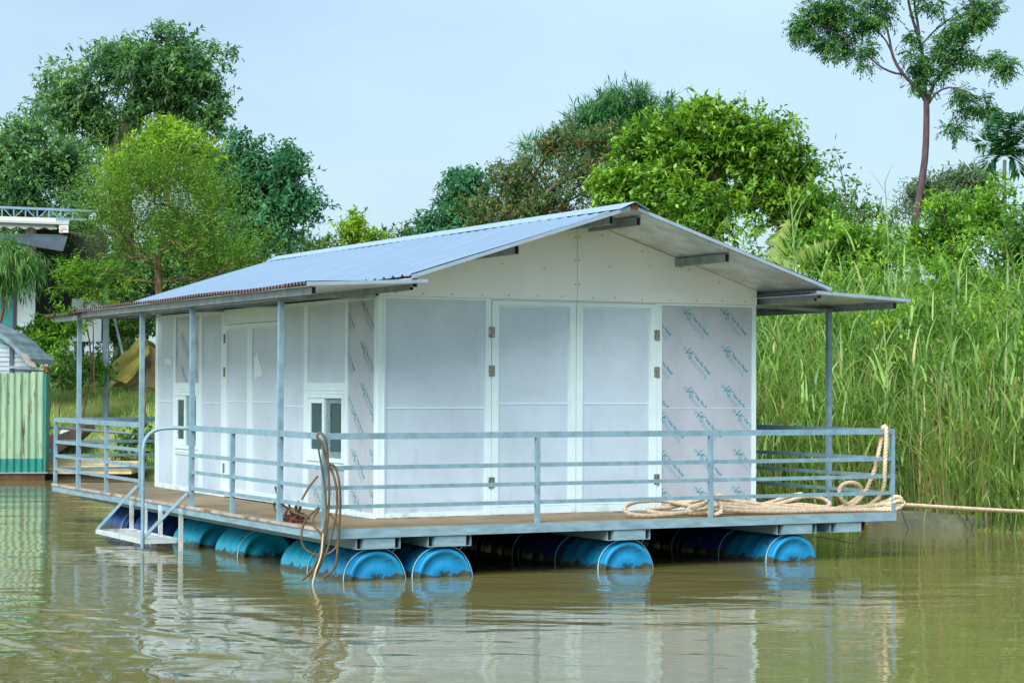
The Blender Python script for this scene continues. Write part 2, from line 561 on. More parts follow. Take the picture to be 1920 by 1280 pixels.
def build_deck():
    d = MB().box(XL + 0.012, XR - 0.012, YF + 0.012, YB - 0.012, -0.022, 0.0).build('deck', M_PLY, root)
    tag(d, 'weathered brown plywood deck floor')
    # worn edge strip along the left and front
    e = MB()
    y = YF
    r = random.Random(3)
    while y < YB:
        l = r.uniform(0.5, 1.3)
        e.box(XL - 0.004 - r.uniform(0, 0.012), XL + 0.012, y, min(y + l - 0.006, YB), -0.020, 0.004 + r.uniform(0, 0.006))
        y += l
    e.build('edge_strip', M_PLYE, d)
    h = 0.090
    MB().box(XL, XR, YF, YF + 0.045, -0.022 - h + 0.018, -0.004).build('edge_beam', M_BEAM, d)
    MB().box(XL, XL + 0.045, YF + 0.0465, YB - 0.0465, -0.022 - h + 0.018, -0.0215).build('edge_beam', M_BEAM, d)
    MB().box(XR - 0.045, XR, YF + 0.0465, YB - 0.0465, -0.022 - h + 0.018, -0.0235).build('edge_beam', M_BEAM, d)
    MB().box(XL, XR, YB - 0.045, YB, -0.022 - h + 0.018, -0.0235).build('edge_beam', M_BEAM, d)
    # cross joists below the plywood
    for k in range(9):
        y = 0.0 + k * 0.95
        MB().box(XL + 0.05, XR - 0.05, y, y + 0.04, -0.09, -0.024).build('joist', M_STEELD, d)


build_deck()

ZB1, ZB0 = -0.097, -0.203
PAIRS = [(-0.70, -0.245), (0.045, 0.507), (2.03, 2.53), (4.085, 4.585), (4.77, 5.225)]


def channel(x, w, rust=False):
    """open-ended box beam running the length of the raft"""
    t = 0.006
    mb = MB()
    y0, y1 = YF + 0.03, YB - 0.05
    mb.box(x, x + w, y0, y1, ZB1 - t, ZB1)
    mb.box(x, x + w, y0, y1, ZB0, ZB0 + t)
    mb.box(x, x + t, y0, y1, ZB0 + t, ZB1 - t)
    mb.box(x + w - t, x + w, y0, y1, ZB0 + t, ZB1 - t)
    mb.mi = 1
    mb.box(x + t, x + w - t, y0 + 0.05, y0 + 0.06, ZB0 + t, ZB1 - t)  # black plate paints the shade inside the open beam end
    mb.build('float_beam', [M_RUST if rust else M_BEAM, M_DARK], root)


for i, (a, b) in enumerate(PAIRS):
    channel(a, 0.066)
    channel(b - 0.062, 0.062, i == 4)
    for y in (YF + 0.015, 3.8, 8.1):
        MB().box(a + 0.068, b - 0.064, y, y + 0.05, ZB0 + 0.002, ZB1 - 0.002).build('cross_brace', M_BEAM, root)


def drum(x, y0, kind, n_straps=1, label=None):
    R, Ln = 0.312, 0.90
    c = -0.515
    prof = [(0.0, 0.030), (0.05, 0.030), (0.055, 0.026), (0.15, 0.026), (0.16, 0.032), (0.235, 0.030), (0.25, 0.006), (0.262, 0.0), (0.283, 0.0),
            (0.290, 0.008), (0.290, 0.040), (0.306, 0.062), (R, 0.085), (R, 0.13), (R - 0.001, 0.28), (R - 0.001, 0.30), (R + 0.004, 0.315), (R + 0.004, 0.335), (R - 0.001, 0.35),
            (R - 0.001, 0.56), (R + 0.004, 0.575), (R + 0.004, 0.595), (R - 0.001, 0.61), (R, Ln - 0.12), (R, Ln - 0.08), (0.300, Ln - 0.05), (0.290, Ln - 0.03), (0.290, Ln - 0.006), (0.28, Ln),
            (0.262, Ln), (0.25, Ln - 0.02), (0.0, Ln - 0.02)]
    mb = MB(); mb.lathe_y(prof, 40)
    o = mb.build('float_drum', M_DRUMS[kind], root, (x, y0, c))
    if label: o['label'] = label
    for k in range(n_straps):
        st = MB()
        yy = 0.055 + k * 0.72
        pts = []
        for a in range(-6, 45):
            an = math.pi * a / 38
            pts.append((-0.322 * math.cos(an), yy + 0.02 * math.sin(an * 3), 0.322 * math.sin(an)))
        st.tube(pts, 0.006, 5)
        st.tube([(0.18, yy + 0.01, 0.27), (0.22, yy, 0.315)], 0.005, 5)
        st.build('strap', mat('strap_wire', (0.30, 0.52, 0.62), 0.5), o)
    return o


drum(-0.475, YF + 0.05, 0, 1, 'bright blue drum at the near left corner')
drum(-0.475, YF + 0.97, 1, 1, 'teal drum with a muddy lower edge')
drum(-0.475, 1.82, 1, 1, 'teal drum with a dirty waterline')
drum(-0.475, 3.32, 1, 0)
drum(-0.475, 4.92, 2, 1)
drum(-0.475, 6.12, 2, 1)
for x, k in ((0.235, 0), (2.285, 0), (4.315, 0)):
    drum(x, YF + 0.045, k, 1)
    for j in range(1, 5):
        drum(x + (0.012 if j % 2 else -0.01), YF + 0.045 + j * 0.93, (3 if j > 1 else 2), 1)  # drums behind the front one darkened to paint the under-deck shade


# ---- walls
TX = bpy.data.curves.new('print_text', 'FONT')


def text_geo(body, size, bold=0.0):
    TX.body = body; TX.size = size; TX.offset = bold; TX.resolution_u = 2
    o = bpy.data.objects.new('tmp_text', TX)
    COL.objects.link(o)
    dg = bpy.context.evaluated_depsgraph_get()
    me = o.evaluated_get(dg).to_mesh()
    vs = [(v.co.x, v.co.y) for v in me.vertices]; fs = [tuple(p.vertices) for p in me.polygons]
    o.evaluated_get(dg).to_mesh_clear()
    bpy.data.objects.remove(o)
    return vs, fs


TXT_A = text_geo('Viet Xo Panel', 0.049, 0.0012)
TXT_B = text_geo('panel', 0.030)


def ribbon(pts, w):
    vs, fs = [], []
    for i in range(len(pts)):
        a = np.array(pts[max(0, i - 1)]); b = np.array(pts[min(len(pts) - 1, i + 1)])
        t = (b - a) / (np.linalg.norm(b - a) + 1e-9); n = np.array([-t[1], t[0]])
        ww = w * (0.55 + 0.45 * math.sin(math.pi * (i + 0.5) / len(pts)))
        vs += [tuple(np.array(pts[i]) + n * ww / 2), tuple(np.array(pts[i]) - n * ww / 2)]
    for i in range(len(pts) - 1):
        fs.append((2 * i, 2 * i + 1, 2 * i + 3, 2 * i + 2))
    return vs, fs


def logo_geo():
    """flying VX mark, in metres, origin at its centre"""
    parts = []
    for pts, w in (([(-0.085, 0.012), (-0.078, 0.040), (-0.066, 0.058)], 0.007),
                   ([(-0.055, 0.052), (-0.045, 0.020), (-0.034, -0.002), (-0.010, 0.026), (0.022, 0.046)], 0.011),
                   ([(-0.060, -0.012), (-0.020, -0.006), (0.020, -0.010), (0.078, -0.022)], 0.009),
                   ([(0.050, 0.012), (0.015, -0.004), (-0.006, -0.030), (-0.002, -0.052), (0.018, -0.070), (0.028, -0.050), (0.022, -0.020)], 0.010),
                   ([(-0.018, -0.062), (0.005, -0.082)], 0.008)):
        c = [tuple(p[:2]) for p in spline([(x, y, 0) for x, y in pts], 0.012)]
        parts.append(ribbon(c, w))
    return parts


LOGO = logo_geo()


def add_prints(name, face, sgn, u0, u1, z0, z1, spots, parent, d=0.0015, s=1.0):
    """printed film marks at (u, z) spots, clipped to the panel; sgn = text direction along u"""
    bm = bmesh.new()
    ca, sa = math.cos(math.radians(-44)), math.sin(math.radians(-44))

    def put(geo, ox, oy, rot, mi, u, z):
        vs, fs = geo
        bv = []
        for x, y in vs:
            if rot: x, y = x * ca - y * sa, x * sa + y * ca
            bv.append(bm.verts.new((u + sgn * s * (x + ox), z + s * (y + oy), 0)))
        for f in fs:
            try:
                fc = bm.faces.new([bv[i] for i in f]); fc.material_index = mi
            except ValueError: pass
    rr = random.Random(len(spots))
    for u, z in spots:
        for g in LOGO: put(g, 0, 0, False, 0, u, z)
        put(TXT_A, 0.055, -0.055, True, 0, u, z)
        for row, off in ((0, 0.0), (1, -0.030)):
            x = 0.0
            while x < 0.25:
                l = rr.uniform(0.018, 0.05)
                ox, oy = 0.030, -0.078
                yy = off * 0.8 - 0.006
                put(([(x, yy), (x + l, yy), (x + l, yy + 0.009), (x, yy + 0.009)], [(0, 1, 2, 3)]), ox, oy, True, 1, u, z)
                x += l + 0.012
    for co, no in (((u0, 0, 0), (-1, 0, 0)), ((u1, 0, 0), (1, 0, 0)), ((0, z0, 0), (0, -1, 0)), ((0, z1, 0), (0, 1, 0))):
        bmesh.ops.bisect_plane(bm, geom=bm.verts[:] + bm.edges[:] + bm.faces[:], plane_co=co, plane_no=no, clear_outer=True)
    for v in bm.verts:
        v.co = face(v.co.x, d, v.co.y)
    me = bpy.data.meshes.new(name)
    bm.to_mesh(me); bm.free()
    me.materials.append(M_PRINT); me.materials.append(M_PRINTF)
    o = bpy.data.objects.new(name, me)
    COL.objects.link(o); o.parent = parent
    return o


def panel(face, u0, u1, z0, z1, material=None, seam=None, label=None, d=0.0):
    mb = MB(); plate(mb, face, u0, u1, z0, z1, d - 0.05, d)
    o = mb.build('wall_panel', material or M_PANEL, root)
    if label: o['label'] = label
    if seam:
        sm = MB(); plate(sm, face, u0 + 0.004, u1 - 0.004, seam - 0.007, seam + 0.007, d + 0.001, d + 0.007)
        sm.build('seam_strip', M_FRAME, o)
    return o


def stiles(name, face, rects, d0, d1, parent=root, m=None):
    """butted frame members of one frame, as one mesh"""
    mb = MB()
    for (u0, u1, z0, z1) in rects: plate(mb, face, u0, u1, z0, z1, d0, d1)
    return mb.build(name, m or M_FRAME, parent)


# front wall
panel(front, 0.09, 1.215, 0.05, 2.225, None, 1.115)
fp = panel(front, 3.352, 4.525, 0.03, 2.225, M_FILM, None, 'grey film covered panel with teal lettering')
stiles('seam_strip', front, [(3.356, 4.521, 1.108, 1.113)], 0.001, 0.004, fp)
stiles('wall_frame', front, [(0.0, 0.088, 0.0, 2.25), (0.088, 1.215, 0.0, 0.05), (0.088, 1.215, 2.225, 2.25), (1.215, 1.282, 0.0, 2.25),
                             (3.285, 3.352, 0.0, 2.25), (3.352, 4.525, 0.0, 0.035), (3.352, 4.525, 2.222, 2.25), (4.525, 4.576, 0.0, 2.25),
                             (1.282, 3.285, 2.236, 2.25)], -0.052, 0.014)
stiles('corner_trim', front, [(0.062, 0.072, 0.012, 2.235)], 0.0145, 0.020)
sp_f = []
for px, py in ((1290, 587), (1362, 587), (1293, 660), (1364, 657), (1294, 733), (1365, 731), (1219, 587), (1222, 660), (1222, 733)):
    p = pl(px, py, 1, 0); sp_f.append((p[0], p[2]))
add_prints('film_print', front, 1, 3.356, 4.521, 1.116, 2.22, sp_f, fp)
sp_f = []
for px, py in ((1314, 779), (1386, 777), (1314, 851), (1386, 850), (1313, 921), (1384, 920), (1243, 780), (1243, 852), (1243, 922)):
    p = pl(px, py, 1, 0); sp_f.append((p[0], p[2]))
add_prints('film_print', front, 1, 3.356, 4.521, 0.036, 1.106, sp_f, fp)


def door(face, u0, u1, z1, hinge_u, hinge_out, wide=0.074, seam=1.16, lean=0.0):
    z0 = 0.014
    w = wide
    o = stiles('door', face, [(u0, u0 + w, z0, z1), (u1 - w, u1, z0, z1), (u0 + w, u1 - w, z1 - 0.05, z1), (u0 + w, u1 - w, z0, z0 + 0.075)], -0.03, 0.022)
    p = MB(); plate(p, face, u0 + w - 0.002, u1 - w + 0.002, z0 + 0.073, z1 - 0.048, -0.02, 0.004); pn = p.build('door_panel', M_PANEL, o)
    stiles('seam_strip', face, [(u0 + w + 0.003, u1 - w - 0.003, seam - 0.006, seam + 0.006)], 0.005, 0.011, o)
    b = 0.012
    stiles('bead', face, [(u0 + w + 0.003, u0 + w + b, z0 + 0.079, z1 - 0.054), (u1 - w - b, u1 - w - 0.003, z0 + 0.079, z1 - 0.054),
                          (u0 + w + b, u1 - w - b, z1 - 0.054 - b, z1 - 0.054), (u0 + w + b, u1 - w - b, z0 + 0.079, z0 + 0.079 + b)], 0.0045, 0.013, o)
    for z in (1.90, 1.50, 0.345):
        h = MB()
        plate(h, face, hinge_u - 0.034, hinge_u - 0.006, z - 0.055, z + 0.055, 0.0225, 0.026)
        plate(h, face, hinge_u + 0.006, hinge_u + 0.034, z - 0.055, z + 0.055, 0.0225, 0.026)
        a = face(hinge_u, 0.028, z - 0.058); c = face(hinge_u, 0.028, z + 0.058)
        h.tube([a, c], 0.009, 8)
        h.build('hinge', M_HINGE, o)
    return o


door(front, 1.288, 2.282, 2.232, 1.285, -1)
door(front, 2.289, 3.281, 2.232, 3.283, 1)

# left wall
panel(leftw, 0.05, 0.738, 0.05, 2.215, M_FILM, None, 'grey film covered strip with teal lettering')
lp = [c for c in root.children if c.name.startswith('wall_panel')][-1]
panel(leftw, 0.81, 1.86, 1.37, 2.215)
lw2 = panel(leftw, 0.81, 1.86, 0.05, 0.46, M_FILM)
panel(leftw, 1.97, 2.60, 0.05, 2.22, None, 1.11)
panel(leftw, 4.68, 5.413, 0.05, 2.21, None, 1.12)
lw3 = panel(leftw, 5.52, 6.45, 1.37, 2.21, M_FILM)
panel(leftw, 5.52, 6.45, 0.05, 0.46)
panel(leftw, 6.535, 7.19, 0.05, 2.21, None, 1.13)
stiles('wall_frame', leftw, [(0.0, 0.05, 0.0, 2.25), (0.05, 0.738, 0.0, 0.05), (0.05, 0.738, 2.215, 2.25), (0.738, 0.81, 0.0, 2.25),
                             (0.81, 1.86, 0.0, 0.05), (0.81, 1.86, 2.215, 2.25), (0.81, 1.86, 0.46, 0.53), (0.81, 1.86, 1.255, 1.37),
                             (1.86, 1.97, 0.0, 2.25), (1.97, 2.60, 0.0, 0.05), (1.97, 2.60, 2.22, 2.25), (2.60, 2.685, 0.0, 2.25),
                             (2.685, 4.545, 2.07, 2.10), (4.545, 4.68, 0.0, 2.25), (4.68, 5.413, 0.0, 0.05), (4.68, 5.413, 2.21, 2.25),
                             (5.413, 5.52, 0.0, 2.25), (5.52, 6.45, 0.0, 0.05), (5.52, 6.45, 2.21, 2.25), (5.52, 6.45, 0.46, 0.53), (5.52, 6.45, 1.255, 1.37),
                             (6.45, 6.535, 0.0, 2.25), (6.535, 7.19, 0.0, 0.05), (6.535, 7.19, 2.21, 2.25), (7.19, L, 0.0, 2.25)], -0.052, 0.014)
tr = MB(); plate(tr, leftw, 2.686, 4.544, 2.101, 2.25, -0.05, 0.006); tr.build('transom', M_FRAME, root)
door(leftw, 2.70, 3.665, 2.064, 2.69, 1, 0.07, 1.15)
door(leftw, 3.672, 4.538, 2.064, 4.545, 1, 0.07, 1.15)
for par, spots, rect in ((lp, ((682, 570), (682, 650), (682, 728), (647, 572), (647, 652), (647, 730)), (0.052, 0.736, 1.112, 2.213)),
                         (lp, ((665, 775), (699, 775), (665, 852), (699, 852), (665, 929), (699, 929)), (0.052, 0.736, 0.052, 1.106)),
                         (lw2, ((590, 915), (620, 914)), (0.812, 1.858, 0.052, 0.458)),
                         (lw3, ((343, 632), (366, 630), (343, 693), (366, 692), (322, 634), (322, 694)), (5.522, 6.448, 1.372, 2.208))):
    q = []
    for px, py in spots:
        p = pl(px, py, 0, 0); q.append((p[1], p[2]))
    add_prints('film_print', leftw, -1, *rect, q, par)
# torn patches of film on the left wall
sc1 = MB(); sc1.add([leftw(6.95, 0.003, 1.62), leftw(6.62, 0.003, 1.60), leftw(6.66, 0.003, 1.68), leftw(6.92, 0.003, 1.69)], [(0, 1, 2, 3)])
sc1.build('film_tear', M_FRAME, root)
sc2 = MB(); sc2.add([leftw(3.56, 0.0065, 1.66), leftw(3.53, 0.0065, 1.42), leftw(3.28, 0.0065, 1.46), leftw(3.30, 0.0065, 1.52), leftw(3.46, 0.0065, 1.72)], [(0, 1, 2, 3, 4)])
sc2.build('film_tear', M_FRAME, root)


def window(u0, u1, tinted):
    """two-sash sliding window, outer film strip still on the near sash"""
    z0, z1 = 0.532, 1.253
    o = stiles('window', leftw, [(u0, u0 + 0.05, z0, z1), (u1 - 0.05, u1, z0, z1), (u0 + 0.05, u1 - 0.05, z0, z0 + 0.045), (u0 + 0.05, u1 - 0.05, z1 - 0.045, z1)], -0.05, 0.030)
    o['label'] = 'white sliding window with dark glass'
    mid = (u0 + u1) / 2
    a, b = mid + 0.02, u1 - 0.052                   # far sash
    s1 = stiles('sash', leftw, [(a, a + 0.07, z0 + 0.047, z1 - 0.047), (b - 0.06, b, z0 + 0.047, z1 - 0.047),
                                (a + 0.07, b - 0.06, z0 + 0.047, z0 + 0.125), (a + 0.07, b - 0.06, z1 - 0.10, z1 - 0.047)], -0.03, 0.020, o)
    g = MB(); plate(g, leftw, a + 0.069, b - 0.059, z0 + 0.124, z1 - 0.099, -0.02, 0.006); g.build('pane', M_TEALGL if tinted else M_GLASS, s1)
    a, b = u0 + 0.052, mid - 0.002                  # near sash, set back
    s2 = stiles('sash', leftw, [(a, a + 0.03, z0 + 0.047, z1 - 0.047), (b - 0.10, b, z0 + 0.047, z1 - 0.047),
                                (a + 0.03, b - 0.10, z0 + 0.047, z0 + 0.11), (a + 0.03, b - 0.10, z1 - 0.10, z1 - 0.047)], -0.04, 0.004, o, M_LABEL)
    g = MB(); plate(g, leftw, a + 0.029, b - 0.099, z0 + 0.109, z1 - 0.099, -0.03, -0.006); g.build('pane', M_TEALGL if tinted else M_GLASS, s2)
    st = MB(); plate(st, leftw, u0 - 0.0, u1, z1 + 0.035, z1 + 0.050, 0.0145, 0.022); plate(st, leftw, u0, u1, z0 - 0.045, z0 - 0.03, 0.0145, 0.022)
    st.build('sill', M_FRAME, o)
    return o


window(0.812, 1.858, False)
window(5.522, 6.448, True)
# right and back walls (turned away from the picture)
MB().box(W - 0.05, W, 0.055, L - 0.055, 0.0, 2.25).build('side_wall', M_PANEL, root)
MB().box(0.055, W - 0.055, L - 0.05, L, 0.0, 2.25).build('back_wall', M_PANEL, root)

# ---- gable and roof
RX, RZ, EX, EZ = W / 2, 3.158, 0.1665, 2.387
SL = (RZ - EZ) / (RX + EX)


def roof_z(x):
    return RZ - SL * abs(x - RX)


def gable(x0, x1, y, flip=False):
    poly = [(x0, 2.2515), (x1, 2.2515), (x1, roof_z(x1) - 0.030), (x0, roof_z(x0) - 0.030)]
    mb = MB().prism(poly, 1, y - 0.018, y)
    mb.mi = 1
    if y < 1:
        rr = random.Random(int(x0 * 10))
        pts = [(x0 + (x1 - x0) * (k + 0.5) / 7 + rr.uniform(-.03, .03), 2.285 + rr.uniform(-.006, .006)) for k in range(7)]
        edge = x1 if x0 < 1 else x0
        sg = -1 if x0 < 1 else 1
        pts += [(edge + sg * 0.02, z) for z in (2.42, 2.68, 2.92)]
        for k in range(4):
            x = x0 + (x1 - x0) * (k + 0.6) / 4.6
            pts.append((x, roof_z(x) - 0.11))
            if roof_z(x) > 2.75: pts.append((x + 0.1, 2.6 + rr.uniform(-.05, .05)))
        for (x, z) in pts:
            mb.tube([(x, y - 0.0185, z), (x, y - 0.022, z)], 0.0065, 7)
    o = mb.build('gable_panel', [M_GABLE, M_SCREW], root)
    return o


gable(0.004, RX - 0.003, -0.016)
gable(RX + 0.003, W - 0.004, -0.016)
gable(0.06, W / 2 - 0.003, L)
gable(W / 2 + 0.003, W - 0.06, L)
YR0, YR1 = -1.184, 8.87


def corrugated(name, a, b, y0, y1, m, amp=0.011, pitch=0.105, nu=4, parent=root, sag=0.0, rough=0.0, seed=1, rib=0.0):
    """corrugated sheet between lines a=(x,z) and b=(x,z), ribs running from a to b"""
    n = int((y1 - y0) / pitch * (8 if not rib else 20))
    ys = np.linspace(y0, y1, n + 1)
    r = np.random.default_rng(seed)
    jit = np.repeat(r.uniform(-1, 1, n // 56 + 2), 56)[:n + 1] * rough
    ph = (ys - y0) / pitch
    prof = amp * (np.clip(1.6 * np.cos(2 * math.pi * ph), -1, 1) if not rib else np.clip(2.6 * np.cos(2 * math.pi * ph) - 2.6 * rib + 0.6, 0, 1))
    V = []
    for k in range(nu + 1):
        t = k / nu
        x = a[0] + (b[0] - a[0]) * t + (np.sign(b[0] - a[0]) * jit if k == nu else 0)
        z = a[1] + (b[1] - a[1]) * t + prof - sag * math.sin(math.pi * t) + 0.006 * np.sin(ys * 2.1 + k)
        V.append(np.stack([np.full(n + 1, 1.0) * x, ys, z], -1))
    V = np.concatenate(V)
    i = np.arange((nu + 1) * (n + 1)).reshape(nu + 1, n + 1)
    F = np.stack([i[:-1, :-1], i[:-1, 1:], i[1:, 1:], i[1:, :-1]], -1).reshape(-1, 4)
    return npmesh(name, V, F, m, parent, smooth=True)


for sgn in (-1, 1):
    ex = RX + sgn * (RX + EX)
    r_ = corrugated('roof_slope', (RX, RZ), (ex, EZ), YR0, YR1, M_ROOF, 0.022, 0.22, seed=4 + sgn, rough=0.004, rib=0.7)
    so = MB()
    a, b = (RX + sgn * 0.004, RZ - 0.020), (ex - sgn * 0.01, EZ - 0.018)
    so.prism([a, b, (b[0], b[1] - 0.006), (a[0], a[1] - 0.006)], 1, YR0 + 0.012, YR1 - 0.012)
    so.build('soffit', M_FOIL, r_)
    vt = MB()                                        # folded verge trim along the gable edge
    a, b = (RX + sgn * 0.03, roof_z(RX + sgn * 0.03)), (ex, EZ)
    vt.prism([(a[0], a[1] + 0.014), (b[0], b[1] + 0.014), (b[0], b[1] - 0.022), (a[0], a[1] - 0.022)], 1, YR0 - 0.010, YR0 - 0.003)
    vt.build('verge_trim', mat('verge_metal', (0.34, 0.43, 0.52), 0.4, 0.3), r_)
    # purlins under the slope, open ends showing below the front overhang
    for px_, tag_ in ((0.16, 'r'), (1.24, 'm'), (2.37, 'e')):
        x = RX + sgn * px_
        z = roof_z(x) - 0.030
        mb = MB(); t = 0.004; w = 0.052; h = 0.085; y0 = YR0 + (0.10 if tag_ == 'e' else 0.16); y1 = YR1 - 0.1
        zt = z - 0.5 * w * SL
        mb.box(x - w / 2, x + w / 2, y0, y1, zt - t, zt); mb.box(x - w / 2, x + w / 2, y0, y1, zt - h, zt - h + t)
        mb.box(x - w / 2, x - w / 2 + t, y0, y1, zt - h + t, zt - t); mb.box(x + w / 2 - t, x + w / 2, y0, y1, zt - h + t, zt - t)
        mb.mi = 1; mb.box(x - w / 2 + t, x + w / 2 - t, y0 + 0.02, y0 + 0.03, zt - h + t, zt - t)  # black plug stands in for the shade within the purlin
        mb.build('purlin', [M_STEELD, M_DARK], root)
rc = MB()
for sgn in (-1, 1):
    x1 = RX + sgn * 0.17
    rc.prism([(RX, RZ + 0.050), (x1, roof_z(x1) + 0.026), (x1, roof_z(x1) + 0.022), (RX, RZ + 0.046)], 1, YR0 - 0.05, YR1 + 0.02)
rc.build('ridge_cap', mat('ridge_metal', (0.30, 0.42, 0.56), 0.4, 0.2, 0.5, 0.1), root)
rb = MB(); rb.box(RX - 0.03, RX + 0.05, YR0 - 0.02, YR0 + 0.02, RZ - 0.03, RZ + 0.035); rb.build('ridge_end', M_RUST, root)

# veranda roofs
SI, SIZ, SO, SOZ = 0.0147, 2.352, 1.231, 2.292
YS0, YS1 = -1.1675, 8.2126
v1 = corrugated('veranda_roof', (SI, SIZ), (-SO, SOZ), YS0, 7.05, M_ROOFR, 0.017, 0.088, 4, rough=0.012, seed=9)
v1['label'] = 'left veranda roof sheet with rusty eave edge'
v2 = corrugated('veranda_roof', (SI, SIZ - 0.02), (-SO - 0.03, SOZ - 0.045), 7.12, YS1, M_ROOFR, 0.017, 0.088, 4, rough=0.03, seed=11)
v2['label'] = 'bent rusty veranda roof sheet at the far end'
v3 = corrugated('veranda_roof', (W - SI, SIZ), (W + SO, SOZ), YS0, YS1, M_ROOF, 0.012, 0.078, 4, rough=0.006, seed=12)
for v, x0, x1, y0, y1, z0, z1 in ((v1, SI, -SO + 0.03, YS0 + 0.01, 7.05, SIZ, SOZ), (v3, W - SI, W + SO - 0.03, YS0 + 0.01, YS1 - 0.01, SIZ, SOZ)):
    so = MB(); so.prism([(x0, z0 - 0.020), (x1, z1 - 0.018), (x1, z1 - 0.024), (x0, z0 - 0.026)], 1, y0, y1); so.build('soffit', M_FOIL, v)
    vt = MB(); so_ = 1 if x1 > x0 else -1
    vt.prism([(x0, z0 + 0.014), (x1 + so_ * 0.03, z1 + 0.014), (x1 + so_ * 0.03, z1 - 0.020), (x0, z0 - 0.020)], 1, y0 - 0.018, y0 - 0.011)
    vt.build('verge_trim', MATS['verge_metal'], v)
# torn rusty end with scraps where the sheets part
tn = MB()
rr = random.Random(5)
for k in range(7):
    y = 7.0 + rr.uniform(-0.25, 0.22)
    x = -SO + rr.uniform(-0.06, 0.10)
    tn.add([(x, y, SOZ - 0.03), (x - 0.03, y + rr.uniform(.06, .16), SOZ + rr.uniform(-.08, .03)), (x + 0.02, y + rr.uniform(.1, .2), SOZ - rr.uniform(.0, .09)), (x + 0.05, y + 0.02, SOZ - 0.06)], [(0, 1, 2, 3)])
tn.build('torn_edge', M_RUST, v2)


def steel(name, p, q, w, h, m=None, parent=root):
    return MB().bar(p, q, w, h).build(name, m or M_STEEL, parent)


PX = XL + 0.032
QX = XR - 0.032
LY = (0.02, 2.74, 4.60, 7.33)
for sx, xs, xo in ((-1, PX, -SO), (1, QX, W + SO)):
    for y in LY:
        MB().box(xs - 0.026, xs + 0.026, y - 0.026, y + 0.026, 0.0, 2.188).build('veranda_post', M_STEEL, root)
    # post-top beam, outer fascia beam and wall-side beam
    MB().box(xs - 0.028, xs + 0.028, -0.02, 7.40, 2.190, 2.232).build('eave_beam', M_STEELD, root)
    x2 = xo - sx * 0.12
    fb = MB(); fb.box(x2 - 0.022, x2 + 0.022, YS0 + 0.12, 7.95 if sx > 0 else 6.95, 2.200, 2.268); fb.mi = 1
    fb.box(x2 - 0.018, x2 + 0.018, YS0 + 0.118, YS0 + 0.1195, 2.204, 2.264)  # black end plate painted as the shade of a hollow end
    fb.build('fascia_beam', [M_STEELD, M_DARK], root)
    if sx < 0:
        MB().box(x2 - 0.05, x2 - 0.01, 6.97, 8.1, 2.172, 2.232).build('fascia_beam', M_STEELD, root)
    x3 = (W / 2) + sx * (W / 2 + 0.085)
    fb = MB(); fb.box(x3 - 0.02, x3 + 0.02, YS0 + 0.16, 8.0, 2.262, 2.312); fb.mi = 1
    fb.box(x3 - 0.017, x3 + 0.017, YS0 + 0.158, YS0 + 0.1595, 2.266, 2.308)  # same black plate for the shade of a hollow end
    fb.build('wall_beam', [M_STEELD, M_DARK], root)
    if sx > 0:
        MB().box(x3 - 0.05, x3 - 0.022, YS0 + 0.13, 7.9, 2.332, 2.352).build('rusty_rail', M_RUST, root)
    for y in LY[1:] + (0.02,):
        xa = (W / 2) + sx * (W / 2 + 0.02)
        MB().bar((xa, y, 2.243), (xs, y, 2.209), 0.04, 0.034).build('rafter', M_STEELD, root)

# ---- railing
RZS = ((0.837, 0.895), (0.549, 0.590), (0.364, 0.401), (0.185, 0.222))


def railing(p, q, posts, name='railing'):
    """top rail as the part, lower rails and posts as sub-parts; p, q in (x, y)"""
    p = np.array(p, float); q = np.array(q, float)
    top = MB().bar((*p, 0.866), (*q, 0.866), 0.044, 0.058).build('railing', M_STEEL, root)
    for z0, z1 in RZS[1:]:
        MB().bar((*p, (z0 + z1) / 2), (*q, (z0 + z1) / 2), 0.026, z1 - z0).build('lower_rail', M_STEEL, top)
    for (x, y) in posts:
        MB().box(x - 0.0215, x + 0.0215, y - 0.0215, y + 0.0215, 0.0, 0.8365).build('railing_post', M_STEEL, top)
    return top


YFP = YF + 0.03
railing((PX - 0.0, YFP), (QX + 0.022, YFP), [(-1.03, YFP), (1.231, YFP), (3.255, YFP), (QX, YFP)])
railing((PX, YFP + 0.024), (PX, 2.74), [(PX, 1.407)])
railing((PX, 4.60), (PX, 8.50), [(PX, 6.05), (PX, 8.478)])
railing((PX + 0.024, 8.478), (QX - 0.024, 8.478), [(0.6, 8.478), (2.3, 8.478), (4.0, 8.478)])
railing((QX, YFP + 0.024), (QX, 8.454), [(QX, 2.1), (QX, 4.2), (QX, 6.3), (QX, 8.44)])

# ---- boarding steps
bs = MB()
px0, px1, py0, py1, pz = -1.48, -1.075, 3.06, 4.86, -0.392
bs.bar((px0, py0, pz), (px0, py1, pz), 0.035, 0.05); bs.bar((px1, py0, pz), (px1, py1, pz), 0.035, 0.05)
bs.bar((px0 + 0.018, py0, pz), (px1 - 0.018, py0, pz), 0.035, 0.048); bs.bar((px0 + 0.018, py1, pz), (px1 - 0.018, py1, pz), 0.035, 0.048)
M_STEP = add_stain(mat('step_paint', (0.50, 0.58, 0.60), 0.5, 0, 0.5, 0.2, 7), (0.22, 0.17, 0.12), 6, (1, 1, 1), 0.56, 0.7)
steps = bs.build('boarding_steps', M_STEP, root)
steps['label'] = 'small slatted boarding platform just above the water'
for k in range(5):
    y = py0 + 0.30 + k * 0.30
    MB().bar((px0 + 0.018, y, pz + 0.01), (px1 - 0.018, y, pz + 0.01), 0.030, 0.026).build('slat', M_STEP, steps)
for y in (2.98, 3.72, 4.30, 4.84):
    MB().bar((px1 + 0.008, y, -0.60 if y < 3 else -0.42), (px1 + 0.008, y, -0.03), 0.045, 0.03, (0, 1, 0)).build('hanger', M_STEP, steps)
